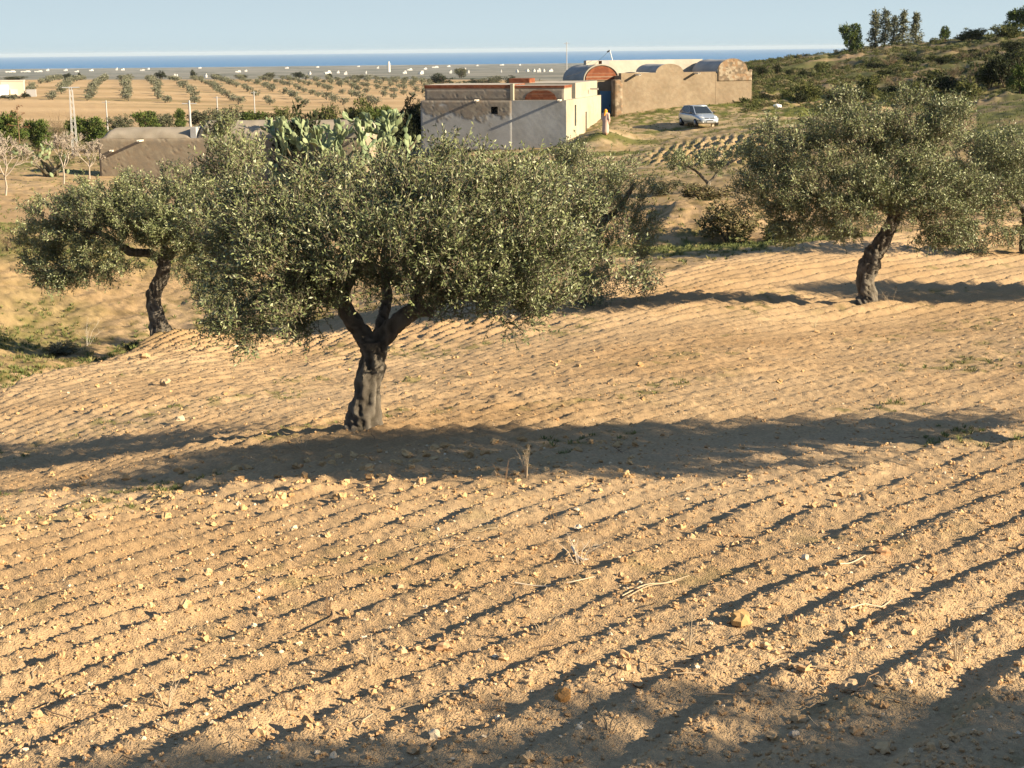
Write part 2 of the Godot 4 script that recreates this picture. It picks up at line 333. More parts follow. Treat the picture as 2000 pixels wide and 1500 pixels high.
# what the land is made of at a place
func land_color(x: float, d: float) -> Color:
	var u := x / maxf(d, 0.5)
	var lo: float = nz.lo.get_noise_2d(x * 0.7, d * 0.7)
	var mi: float = nz.mid.get_noise_2d(x * 1.3, d * 1.3)
	var soil := mixc(Color(0.53, 0.38, 0.225), Color(0.44, 0.295, 0.16), 0.42 + lo * 0.9 + mi * 0.25)
	var grass := mixc(Color(0.085, 0.115, 0.028), Color(0.15, 0.15, 0.05), 0.5 + mi)
	var dry := mixc(Color(0.33, 0.255, 0.12), Color(0.24, 0.18, 0.085), 0.5 + mi)
	if d < 62.0:
		var fe := field_edge(u)
		var fm := 1.0 - smoothstep(fe - 0.3, fe + 1.0, d + lo * 1.5)
		var weed: float = smoothstep(0.12, 0.5, nz.lo.get_noise_2d(x * 1.4 + 300.0, d * 1.4)) * smoothstep(0.0, 0.35, nz.mid.get_noise_2d(x * 2.1, d * 2.1 + 40.0))
		var field := mixc(soil, grass, weed * (0.35 + 0.25 * smoothstep(10.0, 18.0, d)))
		var rest := mixc(soil, dry, 0.35 + mi * 1.2)
		if u < -0.12:
			rest = mixc(rest, mixc(Color(0.45, 0.30, 0.15), Color(0.30, 0.26, 0.11), 0.5 + lo * 1.5), 0.55 * smoothstep(6.0, 9.0, d - fe))
			rest = mixc(rest, grass, smoothstep(-0.1, 0.3, mi + 0.35 * lo) * (1.0 - smoothstep(5.0, 8.0, d - fe)) * 0.55)
			rest = mixc(rest, grass, 0.35 * smoothstep(0.1, 0.35, lo + 0.4 * mi) * smoothstep(8.0, 12.0, d - fe))
		else:
			var gl: float = smoothstep(0.25, 0.75, bump(x, d, 6.6, 50.0, 5.5, 3.2) + mi * 0.35)
			rest = mixc(rest, Color(0.12, 0.15, 0.045), gl * 0.85)
		return mixc(rest, field, fm)
	var tan_ := mixc(Color(0.44, 0.33, 0.20), Color(0.35, 0.255, 0.145), 0.5 + lo)
	var stripe: float = nz.lo.get_noise_2d(x * 0.55 + d * 0.15, d * 1.5 - x * 0.3)
	if d < 135.0 and u < 0.3:
		var c := mixc(tan_, dry, 0.4 + mi)
		var gm: float = smoothstep(0.02, 0.28, stripe + mi * 0.35) * smoothstep(66.0, 95.0, d) * 0.85
		if u > -0.05 and u < 0.25 and d > 85.0:
			c = mixc(c, Color(0.50, 0.385, 0.24), 0.8 * smoothstep(0.05, 0.3, 0.18 - absf(stripe - 0.0) + 0.12))
			gm += 0.8 * smoothstep(110.0, 113.0, d) * smoothstep(-0.25, 0.1, mi)
		c = mixc(c, grass, gm)
		c = mixc(c, mixc(soil * 0.85, grass, 0.25 + mi), 0.9 * smoothstep(0.3, 0.6, bump(x, d, 12.6, 91.0, 5.0, 11.0)))
		if u < -0.12: c = mixc(c, soil, 0.65 * (1.0 - smoothstep(95.0, 110.0, d)))
		return c
	if u > 0.13 and d < 420.0:
		var hn: float = nz.hill.get_noise_2d(x * 0.8, d * 1.6)
		var hc := mixc(Color(0.36, 0.26, 0.155), Color(0.20, 0.165, 0.10), 0.5 + hn * 1.4)
		hc = mixc(hc, Color(0.11, 0.125, 0.045), smoothstep(-0.25, 0.15, nz.hill.get_noise_2d(x * 1.7 + 77.0, d * 2.3)) * 0.85)
		return hc
	var scrub := mixc(Color(0.17, 0.15, 0.075), Color(0.25, 0.18, 0.095), 0.5 + nz.hill.get_noise_2d(x * 0.5, d * 0.5))
	var band: float = nz.far.get_noise_2d(x * 0.35, d * 2.6)
	var orch := mixc(Color(0.56, 0.40, 0.23), Color(0.46, 0.32, 0.175), 0.5 + band * 1.3)
	orch = mixc(orch, Color(0.26, 0.21, 0.10), smoothstep(0.15, 0.45, nz.far.get_noise_2d(x * 0.5 + 700.0, d * 3.2)) * 0.7)
	var far1: float = nz.plain.get_noise_2d(x * 0.6, d * 2.0)
	var plain := mixc(Color(0.175, 0.175, 0.155), Color(0.26, 0.24, 0.20), 0.5 + far1 * 1.2)
	plain = mixc(plain, Color(0.08, 0.09, 0.07), smoothstep(0.0, 0.25, nz.plain.get_noise_2d(x * 2.4 + 9000.0, d * 3.0)) * 0.85)
	plain = mixc(plain, Color(0.45, 0.38, 0.27), smoothstep(5200.0, 5400.0, d) * 0.8)
	var res := mixc(scrub, orch, smoothstep(255.0, 285.0, d + u * 60.0 + band * 30.0))
	return mixc(res, plain, smoothstep(690.0, 760.0, d))
func strip(ds: PackedFloat32Array, us: PackedFloat32Array, dip_from := -1.0) -> Buf:
	var b := Buf.new()
	var w := us.size()
	var hcount := ds.size()
	b.v.resize(w * hcount); b.n.resize(w * hcount); b.c.resize(w * hcount)
	var k := 0
	for d in ds:
		var row := row_of(d)
		var dip := 0.25 * (1.0 - smoothstep(dip_from, dip_from * 1.035, d)) if dip_from > 0 else 0.0
		for u in us:
			var x := u * d
			b.v[k] = Vector3(x, base_y(x, d, row) + relief(x, d) - dip, -d)
			b.c[k] = land_color(x, d)
			k += 1
	for r in hcount:
		var ra := maxi(r - 1, 0) * w
		var rb := mini(r + 1, hcount - 1) * w
		for q in w:
			var qa := maxi(q - 1, 0)
			var qb := mini(q + 1, w - 1)
			b.n[r * w + q] = (b.v[r * w + qb] - b.v[r * w + qa]).cross(b.v[rb + q] - b.v[ra + q]).normalized()
	b.i.resize((w - 1) * (hcount - 1) * 6)
	k = 0
	for r in hcount - 1:
		for q in w - 1:
			var a := r * w + q
			b.i[k] = a; b.i[k + 1] = a + w; b.i[k + 2] = a + 1
			b.i[k + 3] = a + 1; b.i[k + 4] = a + w; b.i[k + 5] = a + w + 1
			k += 6
	return b
func geo(d0: float, d1: float, ratio: float, out: PackedFloat32Array) -> void:
	var d := d0
	while d < d1:
		out.append(d); d *= 1.0 + ratio
func columns(half: float, n: int, side: int) -> PackedFloat32Array:
	var out := PackedFloat32Array()
	for k in side: out.append(lerpf(-0.9, -half, float(k) / side))
	for k in n + 1: out.append(lerpf(-half, half, float(k) / n))
	for k in side: out.append(lerpf(half, 0.9, float(k + 1) / side))
	return out

# ------------------------------------------------------------------ materials
func grain(seed_: int, freq: float, lo: float, hi: float, size := 512, octaves := 5) -> ImageTexture:
	var f := FastNoiseLite.new()
	f.seed = seed_; f.noise_type = FastNoiseLite.TYPE_SIMPLEX_SMOOTH; f.frequency = freq
	f.fractal_octaves = octaves; f.fractal_gain = 0.6
	var im := f.get_seamless_image(size, size)
	im.convert(Image.FORMAT_L8)
	var data := im.get_data()
	for k in data.size(): data[k] = int(255.0 * lerpf(lo, hi, data[k] / 255.0))
	im = Image.create_from_data(size, size, false, Image.FORMAT_L8, data)
	im.convert(Image.FORMAT_RGB8)
	return ImageTexture.create_from_image(im)
func mat(col: Color, rough := 0.9, tex: Texture2D = null, scale := 1.0, relief_tex: Texture2D = null, relief_cm := 0.0, spec := 0.3) -> StandardMaterial3D:
	var m := StandardMaterial3D.new()
	m.albedo_color = col.linear_to_srgb()
	m.roughness = rough; m.metallic_specular = spec
	m.vertex_color_use_as_albedo = true
	if tex:
		m.albedo_texture = tex
		m.uv1_triplanar = true; m.uv1_world_triplanar = true
		m.uv1_scale = Vector3.ONE * scale
	if relief_tex:
		m.heightmap_enabled = true; m.heightmap_texture = relief_tex; m.heightmap_scale = relief_cm
		m.uv1_triplanar = true; m.uv1_world_triplanar = true; m.uv1_scale = Vector3.ONE * scale
	return m
func noise(seed_: int, freq: float, oct := 3) -> FastNoiseLite:
	var f := FastNoiseLite.new()
	f.seed = seed_; f.frequency = freq; f.noise_type = FastNoiseLite.TYPE_SIMPLEX_SMOOTH; f.fractal_octaves = oct
	return f

# ------------------------------------------------------------------ plants
func rnd_dir(rng: RandomNumberGenerator) -> Vector3:
	var z := rng.randf_range(-1, 1)
	var a := rng.randf() * TAU
	var r := sqrt(1.0 - z * z)
	return Vector3(r * cos(a), z, r * sin(a))
func resample(pts: Array, rad: Array, step: float) -> Array:
	var op := []
	var orr := []
	var m := pts.size()
	for k in m - 1:
		var p0: Vector3 = pts[maxi(k - 1, 0)]; var p1: Vector3 = pts[k]; var p2: Vector3 = pts[k + 1]; var p3: Vector3 = pts[mini(k + 2, m - 1)]
		var cnt := maxi(1, int(ceil(p1.distance_to(p2) / step)))
		for q in cnt:
			var t := float(q) / cnt
			op.append(Vector3(cr(p0.x, p1.x, p2.x, p3.x, t), cr(p0.y, p1.y, p2.y, p3.y, t), cr(p0.z, p1.z, p2.z, p3.z, t)))
			orr.append(lerpf(rad[k], rad[k + 1], t))
	op.append(pts[m - 1]); orr.append(rad[m - 1])
	return [op, orr]
func leaf(b: Buf, p: Vector3, dirv: Vector3, side: Vector3, length: float, width: float, col: Color) -> void:
	var mid := p + dirv * length * 0.5
	var nn := side.cross(dirv).normalized()
	var k := b.v.size()
	b.v.append(p); b.v.append(mid + side * width * 0.5 + nn * width * 0.12); b.v.append(p + dirv * length); b.v.append(mid - side * width * 0.5 + nn * width * 0.12)
	for q in 4:
		b.n.append(nn); b.c.append(col)
	b.i.append_array([k, k + 2, k + 1, k, k + 3, k + 2])
const OLIVE := [Color(0.16, 0.19, 0.075), Color(0.115, 0.145, 0.06), Color(0.21, 0.235, 0.10), Color(0.32, 0.335, 0.21), Color(0.07, 0.095, 0.04)]
# trunk: [[px, py, width px]...], limbs: the same, lobes: [px, py, towards camera m, rx, ry, rz, targets]; all turned to metres at the tree's own distance
func olive(called: String, label: String, base_px: Vector2, d: float, trunk: Array, limbs: Array, lobes: Array, seed_: int, shoots := 15, leaf_size := 0.06) -> Node3D:
	var rng := RandomNumberGenerator.new()
	rng.seed = seed_
	var foot := at(base_px.x, base_px.y, d)
	foot.y = ground(foot.x, d) - 0.03
	var lift := foot.y - at(base_px.x, base_px.y, d).y
	var pm := d / F * 1.02
	var t := thing(called, label, "tree", foot)
	t.set_meta("called", called)
	var tb := Buf.new()
	var to_local := func(px: float, py: float, toward: float) -> Vector3: return at(px, py, d) + Vector3(0, lift, toward) - foot
	var nodes: Array[Vector3] = []
	var nrad: Array[float] = []
	var bark := Color(0.16, 0.138, 0.112)
	var bark2 := Color(0.36, 0.32, 0.265)
	var paths := [trunk]
	paths.append_array(limbs)
	var first := true
	for pth in paths:
		var pts := []
		var rad := []
		for e in pth:
			pts.append(to_local.call(e[0], e[1], e[3] if e.size() > 3 else 0.0))
			rad.append(e[2] * 0.5 * pm * (0.83 if d < 20.0 else 0.8))
		if first:
			pts.insert(0, pts[0] - Vector3(0, 0.14, 0)); rad.insert(0, rad[0] * 1.35)
			rad[1] *= 1.1
		var rs := resample(pts, rad, 0.02 if first else 0.04)
		tb.tube(rs[0], rs[1], 30 if first else 16, bark, 0.34, nz.bark, bark2)
		var from: int = 0 if not first else rs[0].size() / 2
		for k in range(from, rs[0].size(), 5):
			nodes.append(rs[0][k]); nrad.append(rs[1][k])
		first = false
	tb.smooth()
	part(tb, "trunk", M.bark, t)
	# twigs reach out to points spread through the crown
	var targets := []
	var heart := Vector3.ZERO
	for lb in lobes:
		var c: Vector3 = to_local.call(lb[0], lb[1], lb[2])
		heart += c
		for k in lb[6]:
			var dv := rnd_dir(rng)
			var rr := pow(rng.randf(), 0.45)
			targets.append(c + Vector3(dv.x * lb[3], dv.y * lb[4], dv.z * lb[5]) * rr)
	heart = heart / lobes.size() - Vector3(0, 0.6, 0)
	targets.sort_custom(func(a, b): return a.distance_squared_to(heart) < b.distance_squared_to(heart))
	var wb := Buf.new()
	var lf := Buf.new()
	var twig := Color(0.16, 0.135, 0.10)
	for tg in targets:
		var best := 0
		var bd := 1e9
		for k in nodes.size():
			var dd: float = nodes[k].distance_squared_to(tg)
			if dd < bd:
				bd = dd; best = k
		var a: Vector3 = nodes[best]
		var len_ := sqrt(bd)
		var r: float = minf(nrad[best] * 0.75, 0.006 + 0.016 * len_)
		var bend := rnd_dir(rng) * len_ * 0.16 + Vector3(0, len_ * 0.08, 0)
		var m1: Vector3 = a.lerp(tg, 0.35) + bend
		var m2: Vector3 = a.lerp(tg, 0.7) + bend * 0.7 + rnd_dir(rng) * len_ * 0.06
		wb.tube([a, m1, m2, tg], [r, r * 0.8, r * 0.55, 0.004], 5, twig, 0.0, null, twig, false)
		for e in [m1, m2, tg]:
			nodes.append(e); nrad.append(r * 0.7)
		var out: Vector3 = (tg - heart).normalized()
		for s in shoots:
			var st: Vector3 = tg + rnd_dir(rng) * 0.18 * rng.randf()
			var up := 0.75 if out.y > -0.1 else -0.45
			var dv: Vector3 = (out * 0.6 + Vector3(0, up, 0) + rnd_dir(rng) * 0.85).normalized()
			var sl := rng.randf_range(0.16, 0.42) * (1.15 if out.y > 0.3 else 0.9)
			var sag := Vector3(0, -0.12, 0) * rng.randf()
			wb.tube([st, st + dv * sl * 0.5, st + dv * sl + sag * sl], [0.0045, 0.0035, 0.002], 3, twig, 0.0, null, twig, false)
			var cnt := int(sl / 0.026)
			var cbase: Color = OLIVE[rng.randi() % 3] * rng.randf_range(0.7, 1.35)
			for q in cnt:
				var f := (q + 0.6) / cnt
				var p: Vector3 = st + dv * sl * f + sag * sl * f * f
				var ld: Vector3 = (dv * 0.75 + rnd_dir(rng)).normalized()
				var sd := ld.cross(rnd_dir(rng)).normalized()
				var col: Color = cbase.lerp(OLIVE[rng.randi() % 5], 0.6)
				var sc := rng.randf_range(0.7, 1.15) * leaf_size
				leaf(lf, p, ld, sd, sc, sc * 0.34, col)
	part(wb, "branches", M.twig, t).set_meta("kind", "stuff")
	part(lf, "crown", M.leaf, t).set_meta("kind", "stuff")
	return t
# a mass of small leaves gathered in clumps, for shrubs and for trees farther off; unit: metres
func clumps(b: Buf, rng: RandomNumberGenerator, c: Vector3, r: Vector3, n_clump: int, per: int, leaf_len: float, wide: float, cols: Array, clump_r := 0.28, up := 0.3) -> void:
	for k in n_clump:
		var dv := rnd_dir(rng)
		var rr := pow(rng.randf(), 0.4)
		var cc := c + Vector3(dv.x * r.x, dv.y * r.y, dv.z * r.z) * rr
		var tone: Color = cols[rng.randi() % cols.size()]
		var cr_ := clump_r * rng.randf_range(0.6, 1.3)
		for q in per:
			var o := rnd_dir(rng) * cr_ * pow(rng.randf(), 0.5)
			var ld := (rnd_dir(rng) + dv * 0.5 + Vector3(0, up, 0)).normalized()
			var sd := ld.cross(rnd_dir(rng)).normalized()
			var sc := leaf_len * rng.randf_range(0.6, 1.2)
			leaf(b, cc + o, ld, sd, sc, sc * wide, tone.lerp(cols[rng.randi() % cols.size()], rng.randf() * 0.7))
func stems(b: Buf, rng: RandomNumberGenerator, n: int, h: float, spread: float, r: float, col: Color, twigs := 0) -> void:
	for k in n:
		var a := rng.randf() * TAU
		var o := Vector3(cos(a), 0, sin(a)) * spread * rng.randf_range(0.3, 1.0)
		var hh := h * rng.randf_range(0.6, 1.05)
		var p1 := Vector3(0, hh * 0.45, 0) + o * 0.35 + rnd_dir(rng) * h * 0.06
		var p2 := Vector3(0, hh, 0) + o
		b.tube([Vector3(0, -0.05, 0) + o * 0.05, p1, p2], [r, r * 0.7, r * 0.2], 5, col, 0.0, null, col, false)
		for q in twigs:
			var s := p1.lerp(p2, rng.randf())
			var e := s + (rnd_dir(rng) + Vector3(0, 0.7, 0)).normalized() * h * rng.randf_range(0.15, 0.35)
			b.tube([s, s.lerp(e, 0.5) + rnd_dir(rng) * h * 0.03, e], [r * 0.4, r * 0.28, r * 0.1], 3, col, 0.0, null, col, false)
const SCRUB := [Color(0.10, 0.115, 0.035), Color(0.065, 0.08, 0.028), Color(0.14, 0.14, 0.05), Color(0.05, 0.062, 0.026)]
const PINE := [Color(0.085, 0.12, 0.03), Color(0.05, 0.08, 0.022), Color(0.12, 0.14, 0.04)]
const GREY := [Color(0.10, 0.105, 0.06), Color(0.075, 0.08, 0.045), Color(0.13, 0.13, 0.085)]
const DARK := [Color(0.03, 0.038, 0.018), Color(0.045, 0.055, 0.026), Color(0.02, 0.026, 0.014)]
# shared meshes of unit height: kind -> [[trunk, crown] ...]
var kit := {}
func make_kit() -> void:
	var rng := RandomNumberGenerator.new()
	rng.seed = 77
	for spec in [["scrub", SCRUB], ["pine", PINE], ["grey", GREY], ["dark", DARK], ["casuarina", [Color(0.14, 0.145, 0.085), Color(0.10, 0.11, 0.065), Color(0.17, 0.17, 0.11)]], ["brown", [Color(0.17, 0.14, 0.075), Color(0.12, 0.11, 0.05), Color(0.22, 0.175, 0.10), Color(0.10, 0.11, 0.045)]], ["thorn", [Color(0.22, 0.17, 0.11), Color(0.16, 0.13, 0.085), Color(0.12, 0.11, 0.06)]]]:
		var list := []
		for vnt in 4:
			var tb := Buf.new()
			var cb := Buf.new()
			var cols: Array = spec[1]
			match spec[0]:
				"casuarina":
					tb.tube([Vector3(0, -0.03, 0), Vector3(0.01, 0.5, 0), Vector3(0, 0.97, 0)], [0.018, 0.011, 0.003], 6, Color(0.12, 0.10, 0.08))
					for k in 26:
						var y := 0.14 + 0.84 * k / 26.0
						var w := (0.02 + 0.17 * pow(1.0 - y, 0.75)) * rng.randf_range(0.5, 1.3)
						clumps(cb, rng, Vector3(rng.randf_range(-0.03, 0.03), y, rng.randf_range(-0.03, 0.03)), Vector3(w, 0.045, w), 7, 10, 0.065, 0.3, cols, 0.05, 0.6)
				"pine":
					tb.tube([Vector3(0, -0.03, 0), Vector3(0.02, 0.35, 0.02), Vector3(0, 0.8, 0)], [0.035, 0.025, 0.008], 6, Color(0.11, 0.08, 0.06))
					for k in 6:
						clumps(cb, rng, Vector3(rng.randf_range(-0.24, 0.24), rng.randf_range(0.3, 0.8), rng.randf_range(-0.24, 0.24)), Vector3(0.24, 0.18, 0.24), 26, 24, 0.085, 0.32, cols, 0.08, 0.4)
				"thorn":
					stems(tb, rng, 16, 0.9, 0.5, 0.012, Color(0.20, 0.15, 0.10), 7)
					clumps(cb, rng, Vector3(0, 0.45, 0), Vector3(0.5, 0.36, 0.5), 50, 12, 0.05, 0.2, cols, 0.12)
				_:
					stems(tb, rng, 7, 0.75, 0.4, 0.022, Color(0.10, 0.08, 0.06), 2)
					for k in 5:
						clumps(cb, rng, Vector3(rng.randf_range(-0.3, 0.3), rng.randf_range(0.32, 0.68), rng.randf_range(-0.3, 0.3)), Vector3(0.3, 0.26, 0.3), 26, 24, 0.085, 0.34, cols, 0.09, 0.3)
			list.append([tb.mesh(), cb.mesh()])
		kit[spec[0]] = list
func plant(kind: String, called: String, label: String, category: String, foot: Vector3, height: float, width: float, group := "") -> Node3D:
	var k: int = int(absf(foot.x * 7.3 + foot.z * 3.7)) % 4
	var t := thing(called, label, category, foot, fmod(foot.x * 1.7 + foot.z, TAU), group)
	var tr := part(kit[kind][k][0], "trunk" if kind in ["pine", "casuarina"] else "stems", M.twig, t)
	var cw := part(kit[kind][k][1], "crown" if kind in ["pine", "casuarina"] else "foliage", M.leaf_far, t)
	cw.set_meta("kind", "stuff")
	if not (kind in ["pine", "casuarina"]): tr.set_meta("kind", "stuff")
	t.scale = Vector3(width, height, width)
	return t
# a leafless fig tree with pale bark
func fig_tree(label: String, foot: Vector3, h: float, seed_: int) -> void:
	var rng := RandomNumberGenerator.new()
	rng.seed = seed_
	var t := thing("fig_tree", label, "tree", foot, 0.0, "bare pale fig trees by the stone barn")
	var b := Buf.new()
	var wb := Buf.new()
	var pale := Color(0.36, 0.31, 0.26)
	var tips := [[Vector3(0, -0.05, 0), Vector3(0.05, 1, 0.02).normalized(), h * 0.3, 0.055, 0]]
	while tips.size() > 0:
		var e: Array = tips.pop_back()
		var p: Vector3 = e[0]
		var dv: Vector3 = e[1]
		var ln: float = e[2]
		var r: float = e[3]
		var q: Vector3 = p + dv * ln
		var mid := p.lerp(q, 0.5) + rnd_dir(rng) * ln * 0.09
		(b if e[4] < 2 else wb).tube([p, mid, q], [r, r * 0.85, r * 0.7], 7 if e[4] < 2 else 4, pale, 0.0, null, pale, false)
		if e[4] < 6:
			for k in (3 if e[4] > 0 else 4):
				var nd := (dv * 0.8 + rnd_dir(rng) * 0.7 + Vector3(0, 0.25, 0)).normalized()
				tips.append([q, nd, ln * rng.randf_range(0.55, 0.8), maxf(r * 0.66, 0.013), e[4] + 1])
	part(b, "trunk", M.twig, t)
	part(wb, "branches", M.twig, t).set_meta("kind", "stuff")
# prickly pear: flat oval pads growing out of one another
func make_pad(seed_: int) -> ArrayMesh:
	var b := Buf.new()
	var rng := RandomNumberGenerator.new()
	rng.seed = seed_
	var rings := 5
	var seg := 9
	for k in rings + 1:
		var y := float(k) / rings
		var w := 0.36 * pow(sin(PI * clampf(y * 0.9 + 0.07, 0, 1)), 0.7) * (0.75 + 0.35 * y)
		for s in seg:
			var a := TAU * s / seg
			b.v.append(Vector3(cos(a) * w, y, sin(a) * (0.04 + 0.03 * sin(PI * y)) + 0.06 * sin(y * 2.6 + seed_)))
			b.n.append(Vector3.UP); b.c.append(Color.WHITE)
	for k in rings:
		for s in seg:
			var a0 := k * seg + s
			var a1 := k * seg + (s + 1) % seg
			b.i.append_array([a0, a1, a0 + seg, a1, a1 + seg, a0 + seg])
	var kt := b.v.size()
	b.v.append(Vector3(0, 1.01, 0.06 * sin(2.6 + seed_))); b.n.append(Vector3.UP); b.c.append(Color.WHITE)
	for s in seg: b.i.append_array([kt, rings * seg + s, rings * seg + (s + 1) % seg])
	b.smooth()
	return b.mesh()
func cactus(label: String, foot: Vector3, count: int, h: float, spread: Vector3, seed_: int, size := 1.0) -> void:
	var rng := RandomNumberGenerator.new()
	rng.seed = seed_
	var t := thing("prickly_pear", label, "cactus", foot, 0.0, "prickly pear clumps between the barn and the farmhouse")
	var made: Array[Transform3D] = []
	var wood := Buf.new()
	for k in count:
		var tf: Transform3D
		if k < count / 4:
			# old woody stems carry the first pads at all heights of the clump
			var f := float(k) / (count / 4)
			var foot_ := Vector3(rng.randf_range(-0.5, 0.5) * spread.x, -0.1, rng.randf_range(-0.5, 0.5) * spread.z)
			var tip := Vector3(rng.randf_range(-1, 1) * spread.x, h * 0.68 * f * rng.randf_range(0.75, 1.0), rng.randf_range(-1, 1) * spread.z)
			if f > 0.25: wood.tube([foot_, foot_.lerp(tip, 0.55) + Vector3(0, 0.15, 0), tip + Vector3(0, 0.08, 0)], [0.11, 0.08, 0.05], 6, Color(0.17, 0.15, 0.10))
			var bs := Basis(Vector3.UP, rng.randf() * TAU) * Basis(Vector3.RIGHT, rng.randf_range(-0.5, 0.5)) * Basis(Vector3.BACK, rng.randf_range(-0.5, 0.5))
			tf = Transform3D(bs.scaled(Vector3.ONE * rng.randf_range(0.42, 0.6) * size), tip)
		else:
			var par: Transform3D = made[rng.randi() % made.size()]
			for q in 2:
				var alt: Transform3D = made[rng.randi() % made.size()]
				if alt.origin.y > par.origin.y and alt.origin.y < h - 0.5: par = alt
			var tries := 0
			while tries < 6 and (par.origin.y > h - 0.5 or rng.randf() > 0.35 + par.origin.y / h):
				par = made[rng.randi() % made.size()]; tries += 1
			var side := rng.randf_range(-1, 1)
			var bs := par.basis.orthonormalized() * Basis(Vector3.BACK, -side * 0.7) * Basis(Vector3.UP, rng.randf_range(-1.2, 1.2)) * Basis(Vector3.RIGHT, rng.randf_range(-0.3, 0.3))
			var yy := bs.y.lerp(Vector3.UP, 0.12).normalized()
			var zz := bs.x.cross(yy).normalized()
			bs = Basis(yy.cross(zz), yy, zz)
			tf = Transform3D(bs.scaled(Vector3.ONE * rng.randf_range(0.36, 0.56) * size), par * Vector3(side * 0.26, 0.95 - absf(side) * 0.2, 0.03))
		made.append(tf)
		var o := part(M["pad%d" % (k % 3)], "pad", M["cactus%d" % (rng.randi() % 3)], t)
		o.transform = tf
	part(wood, "stems", M.twig, t).set_meta("kind", "stuff")
func stone_mesh(seed_: int, rough := 0.35) -> ArrayMesh:
	var b := Buf.new()
	var rng := RandomNumberGenerator.new()
	rng.seed = seed_
	var s := SphereMesh.new()
	s.radial_segments = 9; s.rings = 5; s.radius = 0.5; s.height = 1.0
	var arr := s.get_mesh_arrays()
	var f := noise(seed_, 0.9, 2)
	var vv: PackedVector3Array = arr[Mesh.ARRAY_VERTEX]
	for p in vv:
		var q := p * (1.0 + rough * 1.6 * f.get_noise_3dv(p * 1.7))
		b.v.append(Vector3(q.x, q.y * 0.72, q.z)); b.n.append(Vector3.UP)
		b.c.append(Color.WHITE * (1.0 + 0.25 * f.get_noise_3dv(p * 5.0)))
	b.i = arr[Mesh.ARRAY_INDEX]
	# flat facets: broken stone and clods have edges
	var out := Buf.new()
	var k := 0
	while k < b.i.size():
		var a := b.v[b.i[k]]; var bb := b.v[b.i[k + 1]]; var c := b.v[b.i[k + 2]]
		if a.distance_squared_to(bb) > 1e-7 and bb.distance_squared_to(c) > 1e-7 and a.distance_squared_to(c) > 1e-7:
			out.tri(a, c, bb, b.c[b.i[k]])
		k += 3
	return out.mesh()
func weed(label: String, foot: Vector3, h: float, seed_: int, col: Color, n := 7, spread := 0.5) -> void:
	var rng := RandomNumberGenerator.new()
	rng.seed = seed_
	var b := Buf.new()
	stems(b, rng, n, h, h * spread, 0.0035, col, 4)
	solo(b, "dry_weed", M.straw, label, "weed", foot, "dry weeds on the ploughed field")
func stick(b: Buf, pts: Array, r: float, col: Color) -> void:
	var rs := resample(pts, [r, r * 0.9, r * 0.7, r * 0.35].slice(0, pts.size()), 0.05)
	b.tube(rs[0], rs[1], 6, col, 0.25, nz.bark, col)

